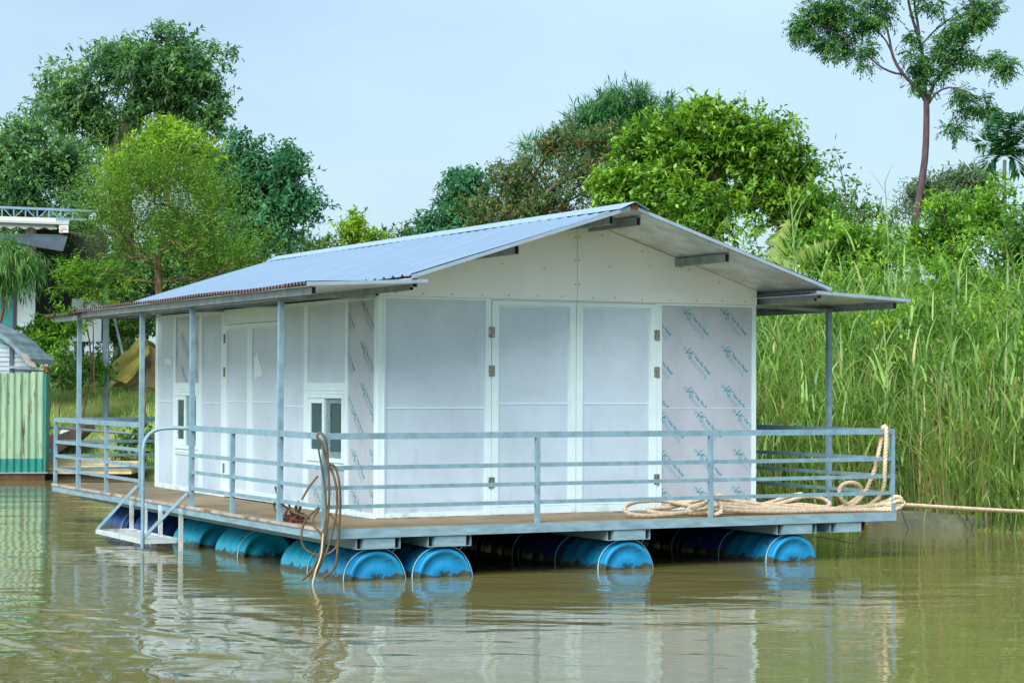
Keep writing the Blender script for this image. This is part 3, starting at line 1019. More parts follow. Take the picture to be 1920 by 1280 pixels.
for y, yb in ((2.74, 3.08), (4.60, 4.84)):
    MB().bar((PX - 0.045, y, 0.15), (px0, yb, pz + 0.03), 0.034, 0.034).build('brace', M_STEEL, steps)
hr = spline([(PX, 2.80, 0.862), (-1.14, 3.00, 0.865), (-1.30, 3.12, 0.845), (-1.43, 3.10, 0.76), (-1.475, 3.08, 0.62), (-1.48, 3.07, 0.3), (-1.48, 3.06, -0.1), (-1.485, 3.05, -0.47)], 0.05)
MB().tube(hr, 0.021, 8).build('handrail', M_STEEL, steps)

# a lip of mortar at the wall foot
MB().box(-0.02, W + 0.02, -0.022, -0.0145, 0.0005, 0.012).build('wall_foot', M_PLYE, root)


# ------------------------------------------------------------------ ropes
def twisted(mb, pts, r=0.022, pitch=0.11, step=0.016):
    P = spline(pts, step)
    P = np.array(P)
    n = len(P)
    T = unit(np.gradient(P, axis=0))
    a = np.cross(T[0], (0, 0, 1.0)); a = a / (np.linalg.norm(a) + 1e-9)
    dist = np.concatenate([[0], np.cumsum(np.linalg.norm(np.diff(P, axis=0), axis=1))])
    A = []
    for i in range(n):
        a = a - T[i] * a.dot(T[i]); a /= (np.linalg.norm(a) + 1e-9); A.append(a)
    A = np.array(A); B = np.cross(T, A)
    for k in range(3):
        ph = 2 * math.pi * (dist / pitch + k / 3)
        Q = P + (A * np.cos(ph)[:, None] + B * np.sin(ph)[:, None]) * r * 0.50
        mb.tube(Q, r * 0.56, 6)


def fl(px, py, y=-0.85, dz=0.0):
    p = pl(px, py, 1, y)
    p[2] = max(p[2], 0.024) + dz
    return LW(*p)


def build_mooring_rope():
    mb = MB()
    R = 0.0245
    paths = [
        # outer loop at the left end
        [(1440, 952, -.7), (1360, 955, -.72), (1290, 948, -.78), (1240, 938, -.75), (1195, 940, -.7), (1172, 950, -.8), (1182, 963, -.98), (1225, 966, -1.0), (1300, 958, -.95), (1360, 945, -.9), (1420, 951, -.85), (1500, 955, -.85), (1580, 957, -.9), (1640, 950, -1.0), (1676, 934, -1.08)],
        [(1250, 948, -.6), (1275, 942, -.6), (1310, 940, -.62), (1330, 946, -.7), (1350, 955, -.85), (1330, 961, -.95), (1290, 962, -.95), (1240, 962, -.9), (1215, 955, -.8), (1260, 950, -.75), (1320, 935, -.75), (1360, 935, -.8), (1390, 943, -.8), (1450, 946, -.75), (1520, 951, -.75), (1600, 953, -.85), (1668, 940, -1.05)],
        # vertical bend round the rail post
        [(1300, 952, -1.0), (1330, 938, -1.07), (1337, 930, -1.10), (1350, 942, -1.11), (1352, 958, -1.1), (1340, 968, -1.1), (1328, 960, -1.08), (1345, 955, -1.05), (1400, 958, -1.0), (1470, 963, -1.0), (1540, 960, -1.0), (1620, 957, -1.05), (1672, 951, -1.12), (1692, 945, -1.16)],
        [(1296, 961, -.98), (1290, 955, -.9), (1310, 946, -.85), (1345, 948, -.9), (1400, 953, -.95), (1470, 957, -.95), (1550, 962, -.98), (1620, 961, -1.05), (1675, 957, -1.13), (1694, 944, -1.16), (1684, 937, -1.14), (1660, 944, -1.1), (1600, 951, -1.0), (1520, 955, -.9), (1440, 949, -.8), (1375, 940, -.7)],
        # bight lying behind, raised in the middle
        [(1420, 948, -.45), (1450, 940, -.45), (1475, 931, -.45), (1503, 926, -.45), (1480, 934, -.4), (1448, 945, -.4)],
        [(1440, 950, -.5), (1475, 940, -.5), (1510, 931, -.5), (1540, 934, -.5), (1556, 944, -.55), (1545, 950, -.6), (1500, 946, -.6), (1460, 951, -.65)],
        [(1340, 934, -.8), (1350, 928, -.8), (1358, 937, -.8), (1385, 940, -.75), (1420, 944, -.7)],
        # standing ring and the turn over the top rail
        [(1500, 957, -.8), (1560, 954, -.85), (1590, 945, -.9), (1612, 928, -.95), (1614, 915, -.98), (1604, 906, -1.0), (1588, 905, -1.0), (1576, 913, -1.0), (1574, 927, -1.0), (1582, 940, -.98), (1596, 948, -.95), (1620, 925, -1.0), (1638, 885, -1.06), (1648, 845, -1.09), (1654, 812, -1.105), (1656, 801, -1.125), (1659, 799, -1.14), (1662, 806, -1.17), (1661, 840, -1.17), (1659, 880, -1.16), (1657, 912, -1.10), (1648, 932, -1.0), (1625, 950, -.95)],
        [(1608, 944, -.9), (1612, 930, -.92), (1610, 945, -.9), (1600, 955, -.9)],
        # turns round the corner post
        [(1640, 948, -1.05), (1664, 938, -1.10), (1680, 931, -1.165), (1690, 935, -1.17), (1686, 943, -1.15), (1668, 948, -1.12)],
        [(1645, 953, -1.05), (1668, 944, -1.12), (1684, 938, -1.17), (1692, 941, -1.165), (1688, 948, -1.15)],
    ]
    for p in paths:
        pts = []
        for i, (a, b, y) in enumerate(p):
            pts.append(fl(a, b, y, 0))
        twisted(mb, pts, R)
    # taut line to the bank on the right
    s = fl(1690, 946, -1.17)
    e = at(2080, 962, 26.2)
    line = [s, s + (e - s) * 0.25 - np.array([0, 0, .012]), s + (e - s) * 0.5 - np.array([0, 0, .02]), s + (e - s) * 0.75 - np.array([0, 0, .014]), e, atz(2330, 960, .5)]
    twisted(mb, line, R)
    o = mb.build('mooring_rope', M_CREAMR)
    tag(o, 'thick cream twisted rope heaped on the deck and stretched to the reeds', 'rope')


build_mooring_rope()


def traced(pts, d, step=0.02):
    return spline([at(x, y, d + (o[0] if o else 0)) for x, y, *o in pts], step)


DC = LW(-1.06, YF, 0)[1] - 0.06
hose = MB()
for pts, r in (
        ([(590, 1078), (610, 1040), (622, 1000), (632, 950), (628, 900), (612, 860), (603, 830), (594, 818), (599, 811), (606, 815), (612, 830), (615, 870), (617, 930), (613, 985), (604, 1025), (585, 1068), (565, 1088)], 0.016),
        ([(606, 1083), (628, 1062), (634, 1010), (638, 950), (636, 905), (628, 875), (616, 869), (612, 866)], 0.016),
        ([(600, 952), (588, 970), (588, 985), (600, 998), (604, 1020), (598, 1050), (582, 1085)], 0.012),
        ([(598, 950), (575, 972), (566, 995), (567, 1020), (578, 1033), (598, 1040), (618, 1036), (632, 1022), (636, 1000), (630, 978), (618, 962)], 0.014),
        ([(596, 892), (580, 912), (566, 936)], 0.014),
        ([(610, 1000), (606, 1035), (595, 1060), (574, 1080)], 0.012),
        ([(597, 840), (607, 900), (612, 960), (606, 1000), (597, 1046), (570, 1085)], 0.012)):
    hose.tube(traced(pts, DC), r * 0.74, 7)
o = hose.build('brown_hose', M_HOSE)
tag(o, 'loops of brown hose hung over the near corner rail trailing into the water', 'hose')
pc = MB(); pc.tube(traced([(606, 1000), (602, 1040), (592, 1070), (586, 1095), (583, 1103)], DC - 0.03), 0.009, 6)
o = pc.build('pale_cord', M_PALEC)
tag(o, 'thin pale cord dangling into the water beside the brown hose', 'cord')
tg = MB()
r2 = random.Random(8)
tg.tube(spline([LW(*pl(x, y, 0, -1.0)) for x, y in ((516, 912), (520, 925), (529, 920), (528, 913))], 0.02), 0.011, 6)
tg.tube(spline([LW(*pl(x, y, 0, -1.0)) for x, y in ((528, 932), (517, 938), (514, 950), (520, 962), (532, 966), (538, 955), (530, 944), (540, 940), (545, 955), (556, 962), (575, 968))], 0.02), 0.011, 6)
tg.tube(spline([LW(*pl(x, y, 0, -0.9)) for x, y in ((524, 946), (536, 950), (548, 962), (538, 970), (552, 972), (566, 962), (580, 972))], 0.02), 0.010, 6)
tg.tube(spline([LW(*pl(x, y, 0, -0.95)) for x, y in ((556, 965), (555, 950), (559, 941), (563, 950), (558, 964))], 0.02), 0.016, 6)
tg.mi = 1
for k in range(9):
    c = pl(556 + r2.uniform(-16, 18), 969 + r2.uniform(-7, 8), 0, -0.9)
    pts = [LW(c[0] + r2.uniform(-.1, .1), c[1] + r2.uniform(-.16, .16), 0.015 + abs(r2.gauss(0, .03))) for _ in range(5)]
    tg.tube(spline(pts, 0.03), 0.007, 5)
o = tg.build('tangled_cord', [M_HOSE, M_REDC])
tag(o, 'tangle of brown and dark red cords at the foot of a veranda post', 'cord')
#@@PART2@@
# ------------------------------------------------------------------ vegetation builders
def hash_noise(P, s, off=0.0):
    return np.array([noise.noise(Vector((p[0] * s + off, p[1] * s, p[2] * s))) for p in P])


def leaf_arrays(P, D, N, Ln, Wd, fold=0.25, droop=0.0):
    """one folded diamond per leaf: base P, direction D, up hint N"""
    D = unit(D)
    S = unit(np.cross(D, N))
    U = np.cross(S, D)
    Ln = Ln[:, None]; Wd = Wd[:, None]
    a = P
    m = P + D * Ln * 0.42
    b = m + S * Wd * 0.5 + U * Wd * fold
    d = m - S * Wd * 0.5 + U * Wd * fold
    c = P + D * Ln - U * Ln * droop
    V = np.stack([a, b, c, d], 1).reshape(-1, 3)
    F = np.arange(len(P) * 4).reshape(-1, 4)
    return V, F


def rand_dirs(n, r):
    v = r.normal(size=(n, 3))
    return unit(v)


def clump_points(lobes, r, gap=0.0, gscale=0.6, shell=0.5, sub=0):
    """lobe = (centre, (rx, ry, rz), count)"""
    pts, outs = [], []
    if sub:
        new = []
        for c, rad, n in lobes:
            m = max(5, n // sub)
            d = rand_dirs(m, r)
            q = (0.25 + 0.92 * r.random(m) ** 0.7)[:, None]
            cc = np.array(c) + d * q * np.array(rad) * 0.92
            w = r.uniform(0.45, 1.25, m)
            for k in range(m):
                new.append((cc[k], np.array(rad) * 0.27 * w[k] + 0.08, max(2, int(n * w[k] / w.sum()))))
        lobes = new
        gap = 0.0
    for c, rad, n in lobes:
        k = int(n * (2.6 if gap else 1))
        d = rand_dirs(k, r)
        q = (shell + (1 - shell) * r.random(k) ** 0.6)[:, None]
        p = np.array(c) + d * q * np.array(rad)
        if gap:
            h = hash_noise(p, gscale, c[0])
            keep = np.argsort(-(h + r.normal(0, 0.10, k)))[:n]
            p, d = p[keep], d[keep]
        pts.append(p[:n]); outs.append(d[:n])
    return np.concatenate(pts), np.concatenate(outs)


def crown(name, parent, pts, outs, m, r, per=40, cr=0.45, ln=0.13, wd=0.055, droop=0.15, spread=0.7, up=0.25,
          style='broad', tint_bias=0.0, fold=0.22, flat=0.75):
    """leaf clumps: each clump is a handful of twigs carrying leaves"""
    n = len(pts)
    per_t = 9 if style != 'bamboo' else 7
    nt = max(1, per // per_t)
    # twigs
    tp = np.repeat(pts, nt, 0) + r.normal(0, cr * 0.28, (n * nt, 3)) * np.array([1, 1, flat])
    td = unit(np.repeat(outs, nt, 0) * 0.7 + rand_dirs(n * nt, r) * spread + np.array([0, 0, up]))
    tl = cr * r.uniform(0.55, 1.15, n * nt)
    ct = np.repeat(r.normal(0, 0.20, n), nt)
    N = n * nt * per_t
    ti = np.repeat(np.arange(n * nt), per_t)
    f = np.tile(np.linspace(0.15, 1.0, per_t), n * nt) + r.uniform(-.05, .05, N)
    base = tp[ti] + td[ti] * (tl[ti] * f)[:, None]
    base[:, 2] -= droop * 0.8 * tl[ti] * f ** 2
    if style == 'feather':       # two-ranked leaflets
        side = unit(np.cross(td, rand_dirs(n * nt, r) * 0.4 + np.array([0, 0, 1.0])))
        sg = np.where(np.arange(N) % 2 == 0, 1.0, -1.0)[:, None]
        D = td[ti] * 0.55 + side[ti] * sg * 0.8 + r.normal(0, .12, (N, 3))
    elif style == 'bamboo':
        D = td[ti] * 0.8 + rand_dirs(N, r) * 0.55
    else:
        D = td[ti] * 0.45 + rand_dirs(N, r) * 0.9
    D[:, 2] -= droop
    D = unit(D)
    Nn = unit(np.array([0, 0, 1.0]) + rand_dirs(N, r) * 0.55 + outs[ti // nt] * 0.35)
    L_ = ln * r.uniform(0.6, 1.25, N)
    W_ = wd * r.uniform(0.7, 1.2, N)
    V, F = leaf_arrays(base, D, Nn, L_, W_, fold, droop * 0.4)
    t = np.clip(0.42 + tint_bias + ct[ti] + r.normal(0, 0.17, N), 0, 1)
    return npmesh(name, V, F, m, parent, np.repeat(t, 4))


def skeleton(base, pts, r, trunk_top, r0, rt=0.010, n_max=160, trunk_pts=None, bend=0.15):
    """tapered trunk and limbs joined to the clumps; returns an MB"""
    nodes = [np.array(base, float)]; par = [-1]
    tp = trunk_pts if trunk_pts is not None else [np.array(base) + (np.array(trunk_top) - np.array(base)) * t + np.array([r.normal(0, bend * .3), r.normal(0, bend * .3), 0]) * (t > 0.05) for t in np.linspace(0.12, 1, 7)]
    for p in tp:
        nodes.append(np.array(p, float)); par.append(len(nodes) - 2)
    ntr = len(nodes)
    sel = pts[r.permutation(len(pts))[:n_max]]
    sel = sel[np.argsort(np.linalg.norm(sel - nodes[-1], axis=1))]
    lo = max(1, int(ntr * 0.45))
    for p in sel:
        A = np.array(nodes[lo:])
        dist = np.linalg.norm(A - p, axis=1) + np.maximum(0, A[:, 2] - p[2] + 0.2) * 0.9
        j = int(np.argmin(dist)) + lo
        q = nodes[j]
        gap = np.linalg.norm(p - q)
        k = max(1, int(gap / 0.7))
        last = j
        for i in range(1, k + 1):
            t = i / k
            x = q + (p - q) * t + np.array([0, 0, gap * 0.10 * math.sin(math.pi * t)]) + (r.normal(0, 0.05, 3) if i < k else 0)
            nodes.append(x); par.append(last); last = len(nodes) - 1
    cnt = np.zeros(len(nodes))
    ch = {}
    for i, p in enumerate(par):
        if p >= 0: ch.setdefault(p, []).append(i)
    for i in range(len(nodes) - 1, -1, -1):
        if i not in ch: cnt[i] += 1
        if par[i] >= 0: cnt[par[i]] += cnt[i]
    rad = rt * cnt ** 0.5
    rad = np.minimum(rad * (r0 / max(rad[1], 1e-6)) ** (np.clip(np.log(cnt + 1) / np.log(cnt[1] + 1), 0, 1)), r0)
    mb = MB()
    # chains following the thickest child
    stack = [(0, None)]
    while stack:
        i, start = stack.pop()
        chain = [start] if start is not None else []
        chain.append(i)
        while i in ch:
            c = sorted(ch[i], key=lambda k: -cnt[k])
            for o in c[1:]: stack.append((o, i))
            i = c[0]; chain.append(i)
        if len(chain) > 1:
            rs = [rad[k] for k in chain]
            if start is not None: rs[0] = rs[1]
            rs[-1] *= 0.6
            mb.tube([nodes[k] for k in chain], rs, 8 if rs[0] > 0.05 else 5)
    return mb


BARK = {}


def bark(name, col, col2):
    return mat(name, col, 0.9, 0, 0.2, 0.3, 14, col2, (1, 1, 0.3), 0.8, 30)


BK_GREY = bark('grey_bark', (0.16, 0.13, 0.10), (0.07, 0.055, 0.045))
BK_BROWN = bark('brown_bark', (0.21, 0.135, 0.085), (0.10, 0.06, 0.04))
BK_PURP = bark('purplish_bark', (0.11, 0.075, 0.085), (0.055, 0.04, 0.05))
LF_DEEP = leafmat('deep_green_leaf', (0.030, 0.115, 0.060), (0.225, 0.420, 0.150))
LF_DARK = leafmat('dark_teal_leaf', (0.023, 0.115, 0.082), (0.115, 0.344, 0.161))
LF_LIME = leafmat('lime_leaf', (0.101, 0.246, 0.017), (0.433, 0.607, 0.029))
LF_FEATH = leafmat('feathery_leaf', (0.060, 0.165, 0.026), (0.245, 0.420, 0.065), (0.30, 0.26, 0.09))
LF_BROAD = leafmat('glossy_broad_leaf', (0.048, 0.150, 0.016), (0.300, 0.520, 0.050), None, 0.32, 0.35)
LF_LONG = leafmat('olive_leaf', (0.031, 0.102, 0.037), (0.162, 0.246, 0.102), (0.340, 0.153, 0.068))
LF_BAMB = leafmat('bamboo_leaf', (0.014, 0.102, 0.043), (0.119, 0.323, 0.085))
LF_BAMBL = leafmat('light_bamboo_leaf', (0.025, 0.120, 0.030), (0.19, 0.37, 0.085))
LF_PINN = leafmat('pinnate_leaf', (0.022, 0.120, 0.050), (0.150, 0.330, 0.060))
LF_HAZY = leafmat('haze_tinted_leaf', (0.085, 0.155, 0.090), (0.20, 0.28, 0.155))  # air haze mixed into the leaf colour as a paler grey green
LF_BUSH = leafmat('bush_leaf', (0.045, 0.155, 0.022), (0.27, 0.52, 0.06), (0.50, 0.64, 0.06))
LF_UNDER = leafmat('undergrowth_leaf', (0.034, 0.119, 0.031), (0.204, 0.374, 0.076))
LF_REED = leafmat('reed_blade', (0.050, 0.135, 0.028), (0.33, 0.50, 0.13), (0.44, 0.38, 0.19), 0.38, 0.4)
LF_CANE = leafmat('cane_blade', (0.060, 0.165, 0.040), (0.33, 0.53, 0.15), (0.46, 0.46, 0.20), 0.38, 0.35)
LF_GRASS = leafmat('grass_blade', (0.14, 0.27, 0.05), (0.52, 0.70, 0.20), (0.62, 0.54, 0.28))


def pxlobe(px, py, rx, ry, d, n, depth=None):
    c = at(px, py, d)
    k = d / FPX
    return (c, (rx * k, depth if depth else rx * k * 0.9, ry * k), n)


def tree(name, label, base_px, d, lobes, m, bk, r0, seed, trunk_top=None, group=None, cat='tree', gap=0.0, gscale=0.6, shell=0.5,
         n_max=150, trunk_pts=None, sub=8, thin=0.85, **kw):
    r = np.random.default_rng(seed)
    lb = [(c, tuple(np.array(rad) * 0.87), max(3, int(n * thin))) for c, rad, n in (pxlobe(*q) for q in lobes)]
    bx = at(base_px[0], base_px[1], d)
    bz = float(ground_z(bx[0], bx[1])) - 0.1
    base = np.array([bx[0], bx[1], bz])
    o = empty(name, base)
    tag(o, label, cat, group)
    pts, outs = clump_points(lb, r, gap, gscale, shell, sub)
    tt = at(trunk_top[0], trunk_top[1], d) if trunk_top else np.array(lb[0][0]) - np.array([0, 0, lb[0][1][2] * 0.5])
    tp = [at(x, y, d + (q[0] if q else 0)) for x, y, *q in trunk_pts] if trunk_pts else None
    mb = skeleton(base, pts, r, tt, r0, n_max=n_max, trunk_pts=tp)
    mb.v = [tuple(np.array(v) - base) for v in mb.v]
    mb.build('trunk', bk, o)
    crown('crown', o, pts - base, outs, m, r, **kw)
    return o


def build_trees():
    # left bank
    tree('tall_tree', 'tallest dark green tree on the left bank with gaps of sky in its wide crown', (235, 560), 60,
         [(290, 130, 105, 75, 60, 190), (200, 165, 80, 70, 60, 120), (120, 205, 75, 55, 60, 100), (385, 150, 60, 65, 60, 95), (250, 106, 70, 42, 60, 70),
          (330, 98, 60, 40, 60, 60), (400, 225, 48, 38, 60, 50), (90, 190, 45, 45, 61, 40), (310, 215, 85, 45, 60, 70), (210, 235, 70, 40, 60, 50)],
         LF_DEEP, BK_GREY, 0.34, 21, None, gap=1, gscale=0.62, shell=0.45, n_max=300,
         trunk_pts=[(232, 480), (228, 400), (222, 330), (222, 280), (240, 240), (262, 205), (280, 170)],
         per=63, cr=0.56, ln=0.19, wd=0.07, droop=0.30, style='broad', thin=0.52)
    tree('leafy_tree', 'dark bushy tree at the far left edge behind the shed roof', (70, 600), 55,
         [(60, 320, 85, 65, 55, 130), (10, 330, 60, 70, 55, 80), (125, 310, 55, 55, 56, 70), (40, 285, 60, 35, 55, 50), (150, 370, 50, 50, 55, 50), (60, 420, 100, 60, 56, 90)],
         LF_DEEP, BK_GREY, 0.22, 22, gap=1, per=56, cr=0.6, ln=0.17, wd=0.07, droop=0.2, tint_bias=0.06)
    tree('round_tree', 'rounded dark teal tree to the right of the bright lime crown', (480, 560), 58,
         [(480, 345, 85, 80, 58, 170), (540, 390, 55, 75, 58, 110), (440, 300, 45, 40, 58, 50), (520, 310, 45, 40, 58, 50), (470, 430, 80, 60, 58, 90), (430, 380, 60, 80, 59, 80), (420, 500, 110, 50, 58, 130), (320, 500, 90, 60, 59, 90)],
         LF_DARK, BK_GREY, 0.25, 23, gap=1, shell=0.4, per=63, cr=0.58, ln=0.18, wd=0.08, droop=0.25, tint_bias=0.05, thin=0.62)
    tree('lime_tree', 'bright yellow green crown rising behind the feathery tree', (330, 560), 53,
         [(310, 290, 60, 32, 53, 100), (322, 256, 30, 16, 53, 40), (345, 270, 26, 20, 53, 24), (245, 305, 36, 22, 53, 36), (382, 300, 22, 24, 53, 24), (290, 340, 100, 45, 54, 90)],
         LF_LIME, BK_BROWN, 0.07, 24, gap=0, per=60, cr=0.42, ln=0.15, wd=0.06, droop=0.1, up=0.5)
    tree('feathery_tree', 'feathery light green tree with brown limbs above the far end of the roof', (298, 640), 47,
         [(300, 400, 95, 70, 47, 150), (205, 420, 70, 60, 47, 85), (395, 430, 70, 65, 47, 90), (250, 345, 55, 45, 47, 60), (340, 335, 60, 45, 47, 60), (400, 370, 45, 35, 47, 30), (180, 380, 28, 40, 47, 22), (160, 460, 30, 40, 47, 24), (445, 400, 24, 26, 47, 12), (430, 490, 60, 40, 47, 60), (310, 470, 95, 36, 47, 60), (470, 505, 40, 20, 47, 18), (220, 490, 50, 40, 47, 36), (370, 500, 60, 36, 47, 40)],
         LF_FEATH, BK_BROWN, 0.085, 25, shell=0.25, n_max=330, trunk_pts=[(299, 590), (298, 555), (297, 530), (296, 505), (298, 488), (300, 470)],
         per=54, cr=0.80, ln=0.085, wd=0.028, droop=0.02, up=1.0, spread=0.6, style='feather', flat=1.0, sub=9)
    tree('dark_thicket', 'dark evergreen thicket between the shed and the feathery tree', (150, 640), 52,
         [(150, 470, 75, 70, 52, 110), (200, 540, 85, 60, 52, 90), (240, 600, 60, 45, 51, 50), (300, 520, 100, 60, 51.5, 110), (400, 490, 80, 60, 51.5, 90), (330, 440, 90, 50, 51.5, 70)],
         LF_DEEP, BK_GREY, 0.12, 26, per=45, cr=0.5, ln=0.15, wd=0.065, droop=0.2, tint_bias=-0.12)
    tree('small_tree', 'small tree with flat sprays of bright pinnate leaves by the torn roof end', (150, 720), 45.5,
         [(165, 505, 50, 16, 45.5, 34), (150, 530, 42, 16, 45.5, 28), (185, 545, 45, 14, 45.5, 26), (200, 515, 30, 16, 45.5, 14)],
         LF_BUSH, BK_BROWN, 0.02, 27, per=63, cr=0.34, ln=0.085, wd=0.03, droop=0.05, up=0.0, spread=0.9, style='feather', flat=0.35,
         trunk_pts=[(172, 690), (168, 640), (160, 600), (158, 570), (162, 540), (165, 515)])
    tree('weeping_bamboo', 'drooping bamboo foliage hanging in front of the shed wall', (-30, 740), 43.8,
         [(15, 465, 38, 16, 43.8, 30), (28, 482, 32, 20, 43.8, 30), (-2, 500, 22, 24, 43.8, 22), (44, 492, 13, 16, 43.8, 8), (-50, 480, 34, 40, 43.8, 30)],
         LF_BAMBL, BK_BROWN, 0.04, 28, per=56, cr=0.42, ln=0.22, wd=0.026, droop=0.75, up=-0.35, spread=0.6, style='bamboo', cat='bamboo')
    # behind the roof
    for k, (q, n, lab, mm, sd) in enumerate(((((660, 445, 26, 22), (690, 455, 30, 18), (675, 430, 12, 14)), 20, 'small yellow green treetop above the middle of the roof ridge', LF_LIME, 41),
                                             (((600, 465, 40, 16), (560, 475, 30, 12)), 20, 'low olive green treetop behind the left part of the roof ridge', LF_UNDER, 42),
                                             (((730, 452, 26, 14), (775, 447, 20, 8)), 16, 'distant brownish treetop behind the roof left of the dark tree', LF_LONG, 43))):
        tree('small_tree', lab, (q[0][0], 640), 66, [(a, b, c, e, 66, n) for a, b, c, e in q], mm, BK_GREY, 0.1, sd, per=45, cr=0.45, ln=0.17, wd=0.07, up=0.4)
    tree('dark_tree', 'small dark green tree at the left end of the middle group', (850, 640), 55,
         [(868, 350, 42, 30, 55, 42), (840, 395, 42, 35, 55, 46), (890, 400, 35, 40, 55, 36), (820, 425, 28, 20, 55, 16), (862, 440, 60, 30, 55, 40)],
         LF_DARK, BK_GREY, 0.14, 44, gap=0, per=54, cr=0.42, ln=0.17, wd=0.065, droop=0.3, tint_bias=0.05)
    tree('olive_tree', 'olive tree flecked with brown fruit between the dark tree and the broad bright tree', (1000, 640), 51,
         [(950, 330, 40, 34, 51, 50), (1000, 370, 75, 60, 51, 130), (1090, 330, 80, 80, 51, 150), (1050, 275, 40, 25, 51, 36), (930, 410, 60, 35, 51, 60), (1120, 270, 60, 25, 51, 45), (1040, 420, 80, 40, 51, 80)],
         LF_LONG, BK_GREY, 0.2, 45, gap=1, shell=0.5, per=60, cr=0.42, ln=0.115, wd=0.045, droop=0.2, tint_bias=0.12)
    tree('bamboo_clump', 'dark green bamboo plumes rising behind the olive tree', (1180, 640), 56,
         [(1100, 240, 45, 20, 56, 40), (1190, 212, 60, 26, 56, 62), (1140, 225, 40, 25, 56, 40), (1240, 215, 35, 20, 56, 26), (1180, 250, 70, 30, 56, 45), (1168, 186, 22, 5, 56, 6), (1010, 300, 30, 18, 55, 18)],
         LF_BAMB, BK_BROWN, 0.06, 46, per=63, cr=0.55, ln=0.34, wd=0.034, droop=0.45, up=0.35, spread=0.55, style='bamboo', cat='bamboo', n_max=40)
    tree('broad_tree', 'broad bright green tree with large glossy leaves behind the gable', (1330, 640), 45,
         [(1340, 260, 105, 60, 45, 230), (1230, 310, 95, 65, 45, 170), (1150, 360, 75, 50, 45, 110), (1430, 310, 80, 80, 45, 180), (1480, 380, 65, 80, 45, 110), (1310, 370, 120, 80, 45, 170), (1330, 225, 60, 30, 45, 50), (1420, 240, 45, 35, 45, 44), (1520, 420, 45, 50, 45, 60), (1480, 340, 60, 45, 45.3, 60), (1240, 390, 110, 45, 44.5, 100)],
         LF_BROAD, BK_GREY, 0.25, 47, gap=1, gscale=0.8, shell=0.55, n_max=220, thin=0.62, per=54, cr=0.44, ln=0.165, wd=0.075, droop=0.15, up=0.3)
    tree('hazy_tree', 'distant tree with haze painted into its leaves behind the slender trunk', (1780, 640), 82,
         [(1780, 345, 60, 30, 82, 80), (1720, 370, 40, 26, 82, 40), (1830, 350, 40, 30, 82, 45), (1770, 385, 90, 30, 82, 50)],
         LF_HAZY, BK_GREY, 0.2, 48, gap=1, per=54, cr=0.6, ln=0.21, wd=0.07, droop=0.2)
    # shrubs on the right slope
    for k, (q, n, lab, mm, sd, dd) in enumerate((
            (((1800, 430, 90, 50), (1860, 400, 70, 45), (1740, 460, 60, 40), (1800, 500, 90, 40)), 50, 'bright yellow green shrub at the foot of the slender tree', LF_BUSH, 61, 36),
            (((1600, 450, 60, 45), (1545, 480, 50, 40), (1660, 480, 60, 40), (1630, 520, 70, 40)), 46, 'mid green shrub left of the slender trunk above the veranda roof', LF_BUSH, 62, 37),
            (((1900, 480, 60, 70), (1960, 440, 60, 60), (1880, 560, 70, 50)), 50, 'leafy shrub at the right edge below the areca palm', LF_UNDER, 63, 34),
            (((1600, 400, 36, 30), (1645, 410, 34, 26)), 14, 'sparse twiggy shrub against the sky right of the broad tree', LF_UNDER, 64, 40))):
        tree('shrub', lab, (q[0][0], 640), dd, [(a, b, c, e, dd, n) for a, b, c, e in q], mm, BK_BROWN, 0.05, sd, cat='shrub', per=54, cr=0.34, ln=0.115, wd=0.045, up=0.5)
    # shrubs on the left slope
    for k, (q, n, lab, mm, sd, dd) in enumerate((
            (((90, 635, 45, 28), (120, 615, 34, 22), (60, 650, 36, 16)), 40, 'bright leafy bush below the shed left of the rear veranda post', LF_BUSH, 71, 44.5),
            (((195, 625, 32, 26), (185, 605, 25, 26), (258, 600, 30, 20)), 34, 'dark leafy bush behind and to the left of the yellow tarpaulin', LF_UNDER, 72, 49),
            (((115, 690, 40, 22), (165, 690, 32, 22)), 26, 'tangled low bush above the grassy slope beside the thin sapling', LF_UNDER, 73, 46),
            (((265, 835, 22, 28), (240, 850, 14, 18)), 14, 'small green bush at the waterline behind the curved handrail', LF_UNDER, 74, 41.2))):
        tree('bush', lab, (q[0][0], 760), dd, [(a, b, c, e, dd, n) for a, b, c, e in q], mm, BK_BROWN, 0.014, sd, cat='bush', n_max=40, per=54, cr=0.30, ln=0.13, wd=0.05, up=0.4)


build_trees()


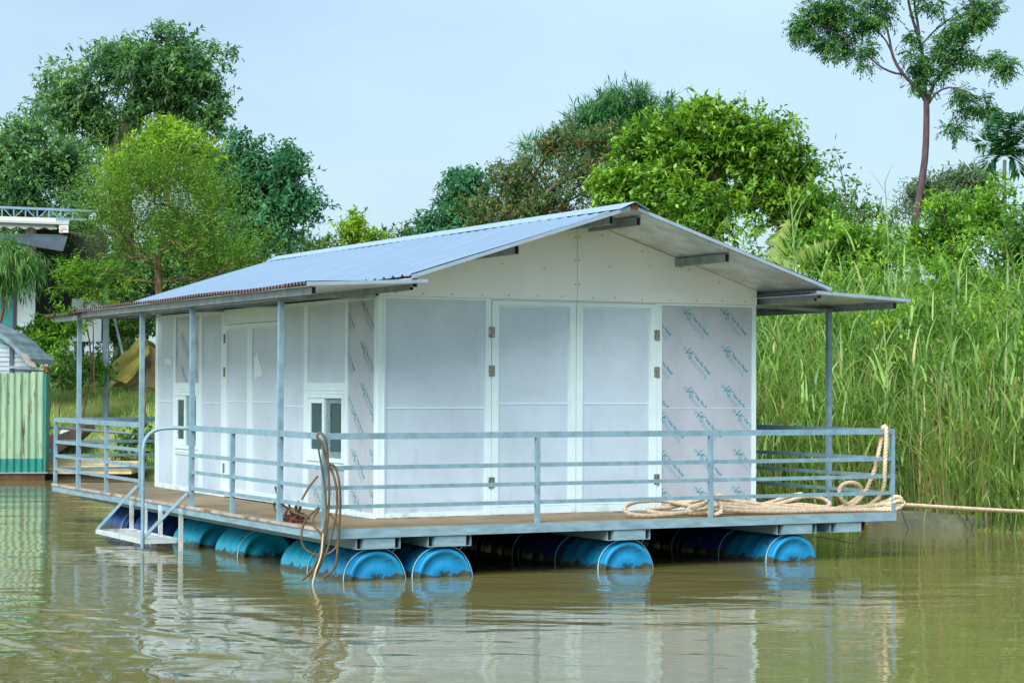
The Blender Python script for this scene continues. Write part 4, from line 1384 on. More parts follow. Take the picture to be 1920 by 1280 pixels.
def tall_slender_tree():
    d = 43.0
    r = np.random.default_rng(77)
    b = at(1716, 470, d)
    base = np.array([b[0], b[1], float(ground_z(b[0], b[1])) - 0.1])
    o = empty('slender_tree', base)
    tag(o, 'tall slender tree with a bare purplish trunk and airy spreading branches', 'tree')
    P = lambda q, dd=0.0: at(q[0], q[1], d + dd) - base
    mb = MB()
    tr = [np.zeros(3)] + [P(q) for q in ((1716, 420), (1724, 365), (1734, 300), (1737, 240), (1737, 190))]
    mb.tube(spline(tr, 0.25), list(np.interp(np.linspace(0, 1, len(spline(tr, 0.25))), [0, .3, 1], [0.105, 0.085, 0.062])), 10)
    limbs = [
        ([(1737, 192), (1722, 168), (1692, 138), (1675, 108), (1668, 75), (1660, 35), (1664, 0)], .048, .012, -.2),
        ([(1692, 138), (1680, 138), (1655, 128), (1635, 112), (1612, 92), (1580, 68), (1550, 55)], .028, .006, -.6),
        ([(1676, 110), (1662, 78), (1640, 55), (1600, 32), (1570, 20), (1530, 15)], .022, .006, .4),
        ([(1736, 185), (1733, 150), (1729, 100), (1722, 70), (1708, 25), (1700, -20), (1690, -90)], .048, .014, .3),
        ([(1724, 72), (1720, 40), (1714, 0), (1718, -60), (1730, -120)], .03, .010, .2),
        ([(1740, 190), (1752, 155), (1778, 125), (1800, 98), (1812, 70), (1818, 40), (1826, -10), (1830, -60)], .042, .010, -.4),
        ([(1815, 62), (1835, 58), (1848, 45), (1862, 20)], .014, .005, -.4),
        ([(1780, 122), (1815, 120), (1850, 124), (1880, 128)], .016, .005, .2),
        ([(1772, 130), (1810, 134), (1845, 128), (1865, 125)], .012, .004, .5),
        ([(1742, 194), (1755, 175), (1780, 164), (1805, 172), (1830, 190), (1850, 212), (1866, 234)], .026, .005, -.8),
        ([(1808, 176), (1810, 205), (1800, 228), (1785, 240)], .010, .004, -.8),
        ([(1728, 85), (1748, 62), (1775, 40), (1800, 20)], .020, .006, .8),
    ]
    for pts, a, b_, dd in limbs:
        s = spline([P(q, dd * i / len(pts)) for i, q in enumerate(pts)], 0.15)
        mb.tube(s, list(np.linspace(a, b_, len(s))), 6)
    mb.build('trunk', BK_PURP, o)
    lobes = [(1520, 40, 42, 28, 60), (1560, 22, 60, 22, 80), (1500, 62, 26, 16, 26), (1560, 85, 42, 24, 56), (1610, 92, 34, 20, 34), (1640, 30, 40, 30, 60), (1590, 50, 45, 22, 40),
             (1625, 115, 18, 9, 8), (1560, 0, 60, 20, 50), (1660, -10, 40, 30, 40), (1720, 110, 24, 34, 52), (1705, 65, 16, 12, 12), (1730, 150, 16, 24, 24), (1770, 95, 26, 34, 50), (1790, 50, 40, 30, 60),
             (1830, 30, 40, 32, 64), (1850, 10, 28, 26, 36), (1800, 100, 24, 18, 24), (1822, 105, 16, 16, 14), (1740, 5, 26, 16, 26), (1765, 130, 18, 14, 14), (1880, 120, 24, 24, 40), (1855, 105, 14, 12, 10),
             (1800, 178, 22, 14, 24), (1842, 195, 22, 26, 34), (1862, 215, 14, 14, 12), (1785, 240, 22, 12, 20), (1812, 212, 14, 8, 8), (1700, -60, 70, 40, 70), (1800, -50, 60, 40, 60)]
    lb = [pxlobe(x, y, rx * 0.78, ry * 0.70, d, max(4, int(n * 0.50)), rx * d / FPX * 0.7) for x, y, rx, ry, n in lobes]
    pts, outs = clump_points(lb, r, 0, 0.6, 0.1)
    outs = unit(outs + np.array([-0.2, 0, -0.25]))
    crown('crown', o, pts - base, outs, LF_PINN, r, per=63, cr=0.25, ln=0.085, wd=0.032, droop=0.30, up=-0.15, spread=0.75, style='feather', flat=0.6)


tall_slender_tree()


# ------------------------------------------------------------------ grasses
def blades(P, az, Ln, Wd, lean, curl, seg=5, tw=0.0):
    """arching ribbon blades, vectorised"""
    n = len(P)
    T = np.linspace(0, 1, seg + 1)
    dirh = np.stack([np.cos(az), np.sin(az), np.zeros(n)], -1)
    side = np.stack([-np.sin(az + tw), np.cos(az + tw), np.zeros(n)], -1)
    cur = P.copy()
    V = []
    for i, t in enumerate(T):
        w = Wd * (1 - t) ** 0.7 * (0.55 + 0.9 * min(t * 3, 0.5)) if i < seg else Wd * 0.04
        V.append(np.stack([cur + side * (w / 2)[:, None], cur - side * (w / 2)[:, None]], 1))
        th = lean + curl * ((t + 0.5 / seg) ** 1.5)
        cur = cur + (dirh * np.sin(th)[:, None] + np.array([0, 0, 1.0]) * np.cos(th)[:, None]) * (Ln / seg)[:, None]
    V = np.stack(V, 1)                      # n, seg+1, 2, 3
    V = V.reshape(-1, 3)
    base = np.arange(n)[:, None] * (2 * (seg + 1))
    q = []
    for i in range(seg):
        q.append(base + np.array([2 * i, 2 * i + 1, 2 * i + 3, 2 * i + 2]))
    F = np.stack(q, 1).reshape(-1, 4)
    return V, F, 2 * (seg + 1)


class Grass:
    def __init__(s): s.V = []; s.F = []; s.T = []; s.n = 0

    def add(s, V, F, t):
        s.V.append(V); s.F.append(F + s.n); s.T.append(t); s.n += len(V)

    def blades(s, P, az, Ln, Wd, lean, curl, tint, seg=5, tw=0.0):
        V, F, k = blades(P, az, Ln, Wd, lean, curl, seg, tw)
        s.add(V, F, np.repeat(tint, k))

    def build(s, name, m):
        return npmesh(name, np.concatenate(s.V), np.concatenate(s.F), m, None, np.concatenate(s.T))


def canes(g, P, H, r, leaf_l=0.75, leaf_w=0.032, nl=9, tint=0.5, spread=0.12):
    """upright stalks with alternate arching leaves"""
    n = len(P)
    az = r.uniform(0, 2 * math.pi, n); ln = np.abs(r.normal(0, spread, n))
    g.blades(P, az, H, np.full(n, 0.014), ln, np.full(n, 0.12), np.clip(tint + r.normal(0.1, .15, n), 0, 1), 5)
    g.blades(P, az + 0.01, H, np.full(n, 0.014), ln, np.full(n, 0.12), np.clip(tint + r.normal(0.1, .15, n), 0, 1), 5, math.pi / 2)
    ax = np.stack([np.cos(az) * np.sin(ln), np.sin(az) * np.sin(ln), np.cos(ln)], -1)
    for k in range(nl):
        f = 0.22 + 0.76 * (k + r.uniform(-.3, .3, n)) / nl
        f = np.clip(f, 0.1, 0.99)
        b = P + ax * (H * f)[:, None]
        a2 = az + k * 2.6 + r.normal(0, .5, n)
        top = (f > 0.8)
        g.blades(b, a2, leaf_l * r.uniform(.55, 1.2, n), leaf_w * r.uniform(.7, 1.25, n), np.where(top, 0.22, 0.45) + r.normal(0, .1, n),
                 r.uniform(0.7, 2.3, n) * np.where(top, 0.7, 1.0), np.clip(tint + r.normal(0, .28, n), 0, 1), 5)


def scatter(n, x0, x1, t0, t1, r, power=1.0):
    x = r.uniform(x0, x1, n)
    t = t0 + (t1 - t0) * r.random(n) ** power
    y = shore(x) + t
    z = ground_z(x, y)
    return np.stack([x, y, np.maximum(z, -0.12)], -1)


def build_reeds():
    r = np.random.default_rng(5)
    g = Grass()
    n = 15000
    P = scatter(n, 0.6, 14, -0.15, 4.0, r, 1.1)
    dens = hash_noise(P * np.array([1, 1, 0]), 0.9) + 0.5 * hash_noise(P * np.array([1, 1, 0]), 2.3, 5.0)
    H = np.clip(r.normal(1.05, .38, n) + dens * 1.3, .3, 2.2)
    g.blades(P, r.uniform(0, 6.283, n), H, 0.024 * r.uniform(.5, 1.6, n), np.abs(r.normal(.16, .16, n)), np.abs(r.normal(1.0, .7, n)),
             np.clip(0.42 + dens * 0.7 + r.normal(0, .24, n), 0, 1), 6)
    n = 8500                                     # dry stems and old leaves low in the bed
    P = scatter(n, 0.6, 14, -0.1, 4, r, 1.3)
    g.blades(P, r.uniform(0, 6.283, n), r.uniform(.5, 1.4, n), 0.012 * r.uniform(.6, 1.4, n), np.abs(r.normal(.35, .3, n)), np.abs(r.normal(.6, .8, n)), np.clip(r.normal(.93, .1, n), 0, 1), 4)
    n = 7000                                     # bent blades leaning every way
    P = scatter(n, 0.6, 14, -0.1, 6, r)
    P[:, 2] += r.uniform(.3, 1.4, n)
    g.blades(P, r.uniform(0, 6.283, n), r.uniform(.5, 1.2, n), 0.028 * r.uniform(.5, 1.4, n), r.uniform(.2, 1.3, n), r.uniform(.3, 1.6, n), np.clip(r.normal(.55, .2, n), 0, 1), 5)
    tag(g.build('reed_bed', LF_REED), 'dense tall reeds and river grass covering the right bank', 'reeds', kind='stuff')
    g = Grass()
    n = 480
    P = scatter(n, 1.0, 14, 0.2, 4.3, r)
    canes(g, P, np.clip(r.normal(1.75, .45, n), .9, 2.9), r, 0.75, 0.042, 9, 0.5)
    for q in range(26):                          # separate tall tufts, blades fanning from one foot
        c = scatter(1, 1.5, 11, 0.4, 4.2, r)[0]
        k = int(r.integers(14, 30))
        P = c + np.concatenate([r.normal(0, .09, (k, 2)), np.zeros((k, 1))], 1)
        g.blades(P, r.uniform(0, 6.283, k), r.uniform(1.3, 2.5, k), r.uniform(.03, .055, k), np.abs(r.normal(.10, .10, k)), r.uniform(.2, 1.3, k), np.clip(r.normal(r.uniform(.3, .75), .1, k), 0, 1), 7)
    n = 70                                       # at the very edge of the water
    P = scatter(n, 5.6, 12, -0.25, 0.25, r)
    canes(g, P, np.clip(r.normal(1.1, .3, n), .5, 1.8), r, 0.55, 0.034, 8, 0.55, 0.3)
    tag(g.build('cane_grass', LF_CANE), 'pale green cane grass with arching leaves growing through the reed bed', 'cane grass', kind='stuff')
    # leafy undergrowth over the slope
    x = r.uniform(1.0, 15, 1300); t = np.where(r.random(1300) < .55, r.uniform(2.4, 5.5, 1300), r.uniform(4.0, 11, 1300)); y = shore(x) + t
    pts = np.stack([x, y, ground_z(x, y) + r.uniform(.1, 1.8, 1300) * np.clip(hash_noise(np.stack([x, y, x * 0], -1), .35) + .75, .3, 1.4)], -1)
    outs = unit(rand_dirs(1300, r) + np.array([0, -0.3, 0.8]))
    o = crown('undergrowth', None, pts, outs, LF_BUSH, r, per=54, cr=0.42, ln=0.12, wd=0.050, up=0.4, tint_bias=0.0)
    tag(o, 'tangled green undergrowth covering the right slope above the reeds', 'undergrowth', kind='stuff')
    # left slope grass
    g = Grass()
    n = 26000
    P = scatter(n, -17, -1, 0.05, 9.5, r)
    dens = hash_noise(P * np.array([1, 1, 0]), 0.8)
    keep = dens + r.normal(0, .25, n) > -0.22
    P = P[keep]; dens = dens[keep]; n = len(P)
    g.blades(P, r.uniform(0, 6.283, n), np.clip(r.normal(.19, .07, n) + dens * .12, .06, .5), 0.018 * r.uniform(.6, 1.4, n), np.abs(r.normal(.5, .3, n)), np.abs(r.normal(1.1, .6, n)),
             np.clip(0.45 + dens * .3 + r.normal(0, .22, n), 0, 1), 3)
    n = 1500                                     # longer tufts at the water's edge under the far eave
    P = scatter(n, -7.4, -1.5, 0.0, 1.2, r)
    g.blades(P, r.uniform(0, 6.283, n), r.uniform(.5, 1.15, n), 0.018 * r.uniform(.6, 1.4, n), np.abs(r.normal(.15, .15, n)), np.abs(r.normal(.8, .5, n)), np.clip(r.normal(.5, .2, n), 0, 1), 5)
    tag(g.build('bank_grass', LF_GRASS), 'short rough grass on the sloping left bank', 'grass', kind='stuff')
    # leafy ground cover at the top of the left slope
    k = 420
    x = r.uniform(-18, -1, k); t = r.uniform(6.6, 13, k); y = shore(x) + t
    pts = np.stack([x, y, ground_z(x, y) + r.uniform(.02, .75, k)], -1)
    o = crown('undergrowth', None, pts, unit(rand_dirs(k, r) + np.array([0, -.3, .8])), LF_UNDER, r, per=45, cr=0.36, ln=0.12, wd=0.05, up=0.3)
    tag(o, 'low leafy undergrowth along the top of the left bank', 'undergrowth', kind='stuff')


build_reeds()


def single_stalk(name, label, foot, top, d, nl, ll, lw, m, seed, stem_r=0.012, tint=0.6):
    r = np.random.default_rng(seed)
    b = at(*foot, d); t = at(*top, d)
    o = empty(name, b)
    tag(o, label, 'reed stalk')
    MB().tube(spline([(0, 0, 0), (t - b) * 0.5 + np.array([0.03, 0, 0]), t - b], 0.2), stem_r, 6).build('stem', mat('stalk_green', (0.22, 0.30, 0.10), 0.6), o)
    g = Grass()
    f = np.linspace(.25, .98, nl)
    P = np.outer(f, t - b)
    az = np.where(np.arange(nl) % 2 == 0, 0.3, math.pi - 0.2) + r.normal(0, .4, nl)
    g.blades(P, az, ll * r.uniform(.7, 1.1, nl), np.full(nl, lw), r.uniform(.25, .5, nl), r.uniform(.1, .8, nl), np.clip(r.normal(tint, .1, nl), 0, 1), 6)
    lf = g.build('leaf', m); lf.parent = o
    return o


single_stalk('reed_stalk', 'tallest reed stalk standing against the broad tree beside the banana leaf', (1490, 560), (1480, 345), 35.5, 16, 0.85, 0.05, LF_CANE, 1)
single_stalk('reed_stalk', 'thin straight reed stalk against the sky left of the slender trunk', (1665, 540), (1659, 340), 36, 9, 0.5, 0.03, LF_CANE, 2, 0.010, 0.4)
single_stalk('reed_stalk', 'bright yellow green reed beside the rope at the railing corner', (1664, 800), (1656, 600), 28.6, 7, 0.7, 0.07, LF_CANE, 3, 0.012, 0.75)


def sapling(label, pts, d, n, seed):
    r = np.random.default_rng(seed)
    b = at(*pts[0], d)
    o = empty('sapling', b)
    tag(o, label, 'sapling')
    s = spline([at(*q, d) - b for q in pts], 0.1)
    MB().tube(s, list(np.linspace(0.022, 0.006, len(s))), 6).build('stem', BK_BROWN, o)
    if n:
        k = r.integers(int(len(s) * .35), len(s), n)
        P = np.array(s)[k] + r.normal(0, .05, (n, 3))
        D = unit(rand_dirs(n, r) + np.array([0, 0, -.2]))
        V, F = leaf_arrays(P + D * r.uniform(0, .22, n)[:, None], D, rand_dirs(n, r), r.uniform(.09, .17, n), r.uniform(.04, .07, n))
        npmesh('leaf', V, F, LF_UNDER, o, np.repeat(np.clip(r.normal(.35, .2, n), 0, 1), 4))
    return o


sapling('leafy sapling tip against the sky between the broad tree and the slender trunk', [(1592, 470), (1586, 400), (1584, 350), (1572, 310), (1558, 288)], 40, 95, 4)
sapling('leafy sapling leaning beside the twiggy shrub left of the slender trunk', [(1606, 470), (1602, 400), (1606, 345), (1610, 330)], 40.4, 50, 5)
sapling('thin bare pole-like sapling between the two farthest veranda posts', [(177, 735), (176, 690), (175, 640), (174, 560)], 45, 0, 6)
sapling('short dark sapling in front of the yellow tarpaulin', [(271, 800), (272, 760), (275, 720), (276, 690)], 43.5, 10, 7)


def banana():
    b = at(1450, 560, 35)
    base = np.array([b[0], b[1], float(ground_z(b[0], b[1]))])
    o = empty('banana_plant', base)
    tag(o, 'banana plant with torn pale fronds beside the tall reed stalk', 'banana plant')
    st = [at(1452, 560, 35) - base, at(1450, 520, 35) - base, at(1446, 500, 35) - base]
    MB().tube(spline([np.zeros(3)] + st, 0.15), 0.07, 8).build('stem', mat('banana_stem', (0.25, 0.30, 0.12), 0.6), o)
    m = leafmat('banana_leaf', (0.10, 0.22, 0.03), (0.32, 0.42, 0.12))
    r = np.random.default_rng(3)
    for pts, w in (([(1444, 505), (1450, 470), (1462, 438), (1476, 415), (1482, 412)], 0.22), ([(1450, 505), (1490, 478), (1530, 458), (1570, 448)], 0.15), ([(1446, 505), (1470, 500), (1482, 480), (1486, 500)], 0.12)):
        s = np.array(spline([at(x, y, 35) - base for x, y in pts], 0.035))
        n = len(s)
        T = unit(np.gradient(s, axis=0))
        S = unit(np.cross(T, np.array([0.2, 1.0, 0.3])))
        V, F, tt = [], [], []
        for sg in (-1, 1):
            i = 0
            while i < n - 2:
                k = int(r.integers(1, 3)); j = min(i + k, n - 1)
                f0, f1 = i / n, j / n
                ww = w * math.sin(math.pi * min(0.98, 0.12 + 0.86 * (f0 + f1) / 2)) * r.uniform(.8, 1.1)
                dn = np.array([0, 0, -1]) * ww * r.uniform(.2, 1.1) + T[i] * ww * r.uniform(-.1, .4) + np.array([0, r.uniform(-.5, .5) * ww, 0])
                o_ = len(V)
                V += [s[i], s[j], s[i] + (s[j] - s[i]) * .62 + S[j] * sg * ww + dn, s[i] + (s[j] - s[i]) * .3 + S[i] * sg * ww + dn]
                F.append([o_, o_ + 1, o_ + 2, o_ + 3]); tt += [1.0, 1.0] + [r.uniform(0, .8)] * 2
                i = j
        npmesh('frond', np.array(V), np.array(F), m, o, np.array(tt))


banana()


def palm():
    d = 40.0
    b = at(1884, 430, d)
    base = np.array([b[0], b[1], float(ground_z(b[0], b[1]))])
    o = empty('areca_palm', base)
    tag(o, 'small areca palm with dark drooping fronds at the right edge', 'palm')
    P = lambda x, y, dd=0: at(x, y, d + dd) - base
    MB().tube(spline([np.zeros(3), P(1884, 400), P(1883, 330), P(1884, 300)], .2), 0.035, 8).build('trunk', mat('palm_trunk', (0.10, 0.13, 0.07), .8), o)
    r = np.random.default_rng(13)
    m = leafmat('palm_leaf', (0.012, 0.085, 0.045), (0.06, 0.20, 0.07))
    for pts in ([(1884, 298), (1872, 278), (1852, 266), (1832, 268)], [(1884, 298), (1884, 262), (1888, 235), (1890, 215)], [(1884, 298), (1900, 275), (1925, 272), (1945, 290)],
                [(1884, 298), (1894, 255), (1912, 232), (1935, 225)], [(1884, 298), (1876, 258), (1868, 238), (1856, 226)], [(1884, 298), (1896, 292), (1906, 305), (1912, 325)], [(1884, 298), (1880, 240), (1882, 222), (1884, 210)],
                [(1884, 298), (1870, 292), (1858, 298), (1850, 312)]):
        dd = r.uniform(-.4, .4)
        s = np.array(spline([P(x, y, dd * i / 3) for i, (x, y) in enumerate(pts)], 0.016))
        n = len(s)
        T = unit(np.gradient(s, axis=0))
        S = unit(np.cross(T, np.array([0, 1.0, 0.2])))
        B, D = [], []
        for i in range(3, n):
            for sg in (-1, 1):
                B.append(s[i]); D.append(T[i] * .6 + S[i] * sg * .8 + np.array([r.normal(0, .18), r.normal(0, .3), -.35 + r.normal(0, .15)]))
        B = np.array(B); D = unit(np.array(D)); k = len(B)
        f = np.repeat(np.linspace(0, 1, n - 3), 2)
        V, F = leaf_arrays(B, D, np.tile(np.array([0, -.3, 1.0]), (k, 1)), 0.34 * (0.55 + 0.6 * np.sin(math.pi * np.clip(f, .1, .95))) * r.uniform(.8, 1.1, k), np.full(k, 0.05), .15, .12)
        npmesh('frond', V, F, m, o, np.repeat(np.clip(r.normal(.5, .2, k), 0, 1), 4))


palm()


# ------------------------------------------------------------------ things on the left bank
def green_boat():
    d = 39.5
    p = at(87, 893, d)
    X1 = float(p[0]); X0 = X1 - 3.6
    z0, z1 = 0.14, float(at(87, 700, d)[2])
    o = empty('metal_barge', (X1, d, 0), math.radians(11.2))
    tag(o, 'pale green corrugated metal sided barge with rusty streaks at the left edge', 'barge')
    M_G = add_stain(mat('green_sheet', (0.30, 0.43, 0.28), 0.5, 0, 0.4, 0.2, 3, (0.20, 0.34, 0.23), (1, 1, 0.3)), (0.08, 0.035, 0.02), 6, (3, 3, 0.22), 0.575, 0.63, None, 0.95)
    M_GD = mat('dark_green_paint', (0.02, 0.20, 0.17), 0.5, 0, 0.4, 0.2, 5)
    n = 260
    xs = np.linspace(X0, X1 - 0.05, n)
    ph = (xs - X0) / 0.135
    pr = -0.018 * np.clip(1.8 * np.cos(2 * math.pi * ph), -1, 1)
    rr = np.random.default_rng(4)
    top = z1 + 0.02 * rr.normal(size=n // 22 + 2).repeat(22)[:n]
    V = np.concatenate([np.stack([xs - X1, pr, np.full(n, z0)], -1), np.stack([xs - X1, pr, np.full(n, z0 + 0.28)], -1), np.stack([xs - X1, pr, top], -1)])
    i = np.arange(3 * n).reshape(3, n)
    F = np.stack([i[:-1, :-1], i[:-1, 1:], i[1:, 1:], i[1:, :-1]], -1).reshape(-1, 4)
    mi = np.concatenate([np.ones(n - 1), np.zeros(n - 1)])
    s = npmesh('side_panel', V, F, [M_G, M_GD], o, mi=mi)
    MB().box(-0.05, 0.0, 0.02, 2.6, z0, z1 - 0.02).build('end_panel', M_GD, o)
    MB().box(-0.05, -0.004, -0.03, 0.016, z0, z1 - 0.01).build('corner_post', M_GD, o)
    hb = MB(); hb.box(-3.7, -0.02, -0.04, 2.7, -0.3, z0 - 0.004); hb.build('hull', mat('rusty_hull', (0.10, 0.05, 0.03), 0.8, 0, .3, .4, 5), o)
    rm = MB(); rm.box(-3.7, 0.03, -0.07, 2.72, z0 - 0.003, z0 + 0.02); rm.build('gunwale', mat('gunwale_metal', (0.25, 0.28, 0.28), 0.5), o)
    MB().box(-3.6, -0.06, 2.55, 2.6, z0, z1 - 0.1).build('rear_panel', M_GD, o)
    # shelter with a bowed sheet roof standing on it
    q = empty('boat_shelter', (X1, d + 0.6, z1 - 0.1))
    tag(q, 'grey corrugated shelter with a bowed tarpaulin roof on the green barge', 'shelter')
    a = lambda x, y: at(x, y, d + 0.6) - np.array([X1, d + 0.6, z1 - 0.1])
    M_C = mat('grey_cladding', (0.42, 0.50, 0.54), 0.5, 0.2, 0.5, 0.25, 6, None, (0.4, 1, 3))
    w = MB()
    pts = [a(-110, 702), a(55, 702), a(54, 672), a(30, 655), a(0, 642), a(-60, 625), a(-110, 612)]
    w.prism([(p[0], p[2]) for p in pts], 1, 0.0, 0.03)
    for k in range(9):
        z = pts[0][2] + 0.08 + k * 0.09
        xr = np.interp(z, [pts[2][2], pts[4][2], pts[6][2]], [pts[2][0], pts[4][0], pts[6][0]])
        w.box(pts[0][0], xr - 0.03, -0.012, -0.001, z, z + 0.03)
    w.build('cladding', M_C, q)
    for x, y0, y1 in ((22, 645, 702), (-60, 620, 702)):
        t0, t1 = a(x, y1), a(x, y0); MB().box(t0[0] - .035, t0[0] + .035, -0.05, -0.014, t0[2], t1[2]).build('post', mat('navy_post', (0.05, 0.09, 0.14), 0.5), q)
    t = MB(); tp = [a(-115, 585), a(-60, 595), a(-20, 612), a(5, 624), a(25, 640), a(45, 660), a(62, 672)]
    lo = [p - np.array([0, 0, .10]) for p in tp]
    s1 = spline(tp, .08); s0 = spline(lo, .08)
    rr2 = random.Random(6)
    poly = [(p[0], p[2] + rr2.uniform(-.012, .012)) for p in s1] + [(p[0], p[2]) for p in s0[::-1]]
    t.prism(poly, 1, -0.22, 1.9)
    t.build('bowed_roof', mat('tarpaulin_grey', (0.20, 0.27, 0.31), 0.45, 0, 0.5, 0.4, 5, (0.10, 0.14, 0.18), (1, 0.3, 1), 0.5, 12), q)
    bb = MB(); p0, p1 = a(20, 688), a(84, 692); bb.bar((p0[0], -.07, p0[2]), (p1[0], -.07, p1[2]), .04, .05); bb.build('cross_bar', M_STEELD, q)
    re = MB(); p1 = a(88, 691); re.box(p1[0] - .03, p1[0] + .03, -.11, -.03, p1[2] - .05, p1[2] + .05); re.build('rusty_end', M_RUST, q)
    sc_ = MB()
    for k in range(5):
        p = a(52 + k * 3, 668 + k * 4 + rr2.uniform(-3, 3)); sc_.add([p + np.array([-.08, -.24, .05]), p + np.array([.06, -.25, .02]), p + np.array([.10, -.23, -.08]), p + np.array([-.03, -.24, -.04])], [(0, 1, 2, 3)])
    sc_.build('tattered_edge', mat('tattered_canvas', (0.34, 0.32, 0.28), 0.9), q)


green_boat()


def riverside_shed():
    d = 47.5
    O = at(60, 640, d); O[2] = 1.7
    o = empty('riverside_shed', O)
    tag(o, 'shed with a cream scalloped fascia and dark awning at the left edge', 'shed')
    a = lambda x, y, dd=0.0: at(x, y, d + dd) - O
    M_FA = mat('cream_fascia', (0.47, 0.50, 0.45), 0.6, 0, .3, .12, 3)
    # fascia with scalloped lower edge
    x0, x1 = -160, 130
    top = [a(x0, 408), a(x1, 418)]
    n = 90
    poly = [(top[0][0], top[0][2]), (top[1][0], top[1][2])]
    for k in range(n + 1):
        t = k / n
        x = x1 - 4 + (x0 - x1) * t; y = 437 - 6 * t + 2.2 * math.sin(t * 75)
        p = a(x, y); poly.append((p[0], p[2]))
    MB().prism(poly, 1, -1.4, -1.36).build('fascia', M_FA, o)
    MB().bar(a(x0, 409, -1.4), a(x1, 419.5, -1.4), .10, .05).build('fascia_cap', mat('cap_grey', (0.36, 0.40, 0.38), 0.6), o)
    aw = MB(); p = [a(-160, 434, -1.3), a(128, 440, -1.3), a(118, 471, -1.9), a(60, 462, -1.9), a(20, 452, -1.9), a(-160, 438, -1.9)]
    aw.add(p + [q + np.array([0, .03, .0]) for q in p], [(0, 1, 2, 3, 4, 5), (11, 10, 9, 8, 7, 6)])
    aw.build('awning', mat('awning_cloth', (0.05, 0.075, 0.09), 0.7, 0, .3, .35, 2.5, (0.025, 0.04, 0.05), (1, 1, 1), 0.5, 7), o)
    rf = MB(); p = [a(x0, 408, -1.35), a(x1, 418, -1.35), a(x1, 412, 3.5), a(x0, 402, 3.5)]
    rf.add(p + [q - np.array([0, 0, .05]) for q in p], [(0, 1, 2, 3), (7, 6, 5, 4), (0, 1, 5, 4), (1, 2, 6, 5), (2, 3, 7, 6), (3, 0, 4, 7)])
    rf.build('roof', mat('shed_roof', (0.40, 0.44, 0.46), 0.5), o)
    # lattice truss over the roof
    M_T = mat('truss_paint', (0.14, 0.22, 0.30), 0.5)
    tr = MB()
    tr.bar(a(-160, 382, 1), a(178, 396, 1), .05, .055); tr.bar(a(-160, 404, 1), a(160, 412, 1), .05, .055)
    up = lambda x: 382 + (x + 160) * 14 / 338
    lo = lambda x: 404 + (x + 160) * 8 / 320
    xs = list(range(-150, 150, 22))
    for k, x in enumerate(xs):
        tr.bar(a(x, up(x) + 2, 1), a(x, lo(x) - 2, 1), .03, .03, (1, 0, 0))
        y2 = x + 20
        tr.bar(a(x, (up if k % 2 else lo)(x), 1), a(y2, (lo if k % 2 else up)(y2), 1), .022, .022, (0, 1, 0))
    tr.build('lattice_truss', M_T, o)
    # walls under the roof
    def quad(name, x0, y0, x1, y1, dd, m, th=.04):
        p = a(x0, y1, dd); q = a(x1, y0, dd)
        return MB().box(p[0], q[0], p[1], p[1] + th, p[2], q[2]).build(name, m, o)
    quad('teal_wall', -160, 520, 24, 668, 0, mat('teal_cladding', (0.03, 0.26, 0.26), 0.5, 0, .4, .25, 18, None, (6, 1, .1)))
    quad('purple_post', 24.5, 520, 30, 650, -.05, mat('purple_paint', (0.06, 0.02, 0.07), 0.5))
    quad('pale_wall', 30.5, 520, 66, 611, 0, mat('pale_wall_paint', (0.50, 0.60, 0.64), 0.6, 0, .3, .15, 3))
    quad('opening_shade_sheet', 66.5, 430, 200, 612, 1.2, M_DARK)  # black sheet set in for the shade of the interior
    quad('lower_wall', 30.5, 617, 110, 690, -.03, mat('cement_wall', (0.46, 0.50, 0.48), 0.8, 0, .2, .2, 3))
    quad('wall_beam', 30.2, 612, 66, 616, -.06, M_STEELD)
    quad('cement_ledge', 66.5, 606, 112, 616, -.04, MATS['cement_wall'])
    quad('pale_wall', 134, 560, 190, 640, .6, MATS['pale_wall_paint'])
    # notice with two lines of red lettering, too small to read
    p, q = a(111, 436, -1.44), a(128, 422, -1.44)
    nb = MB().box(p[0], q[0], p[1], p[1] + .012, p[2], q[2]).build('notice_board', mat('notice_white', (0.72, 0.72, 0.68), 0.6), o)
    le = MB(); rr = random.Random(2)
    for z, x1_ in ((0.70, .80), (0.42, .95), (0.18, .45)):
        x = .06
        while x < x1_:
            w = rr.uniform(.03, .06)
            le.box(p[0] + (q[0] - p[0]) * x, p[0] + (q[0] - p[0]) * min(x + w, .96), p[1] - .004, p[1] - .001, p[2] + (q[2] - p[2]) * (z - .07), p[2] + (q[2] - p[2]) * (z + .07 + rr.uniform(-.02, .02)))
            x += w + (.015 if rr.random() > .2 else .07)
    le.build('lettering', mat('notice_red', (0.22, 0.03, 0.03), 0.6), nb)
    cb = MB()
    cb.tube(spline([a(128, 434, -1.4), a(150, 438, -1), a(200, 447, 0), a(260, 455, 1)], .2), .008, 4)
    cb.tube(spline([a(126, 436, -1.4), a(150, 441, -1), a(200, 451, 0), a(260, 460, 1)], .2), .008, 4)
    cb = cb.build('overhead_cable', mat('cable_grey', (0.30, 0.33, 0.34), 0.6)); cb.location = O
    tag(cb, 'pair of thin grey cables running from the shed fascia into the trees', 'cable')
    c2 = MB(); c2.tube(spline([at(62, 523, 44.5), at(85, 516, 45), at(110, 505, 46), at(140, 480, 47), at(165, 450, 48)], .2), .011, 4)
    tag(c2.build('sagging_cable', mat('cable_dark', (0.05, 0.08, 0.09), 0.6)), 'single dark cable sagging from the drooping bamboo up into the thicket', 'cable')


riverside_shed()


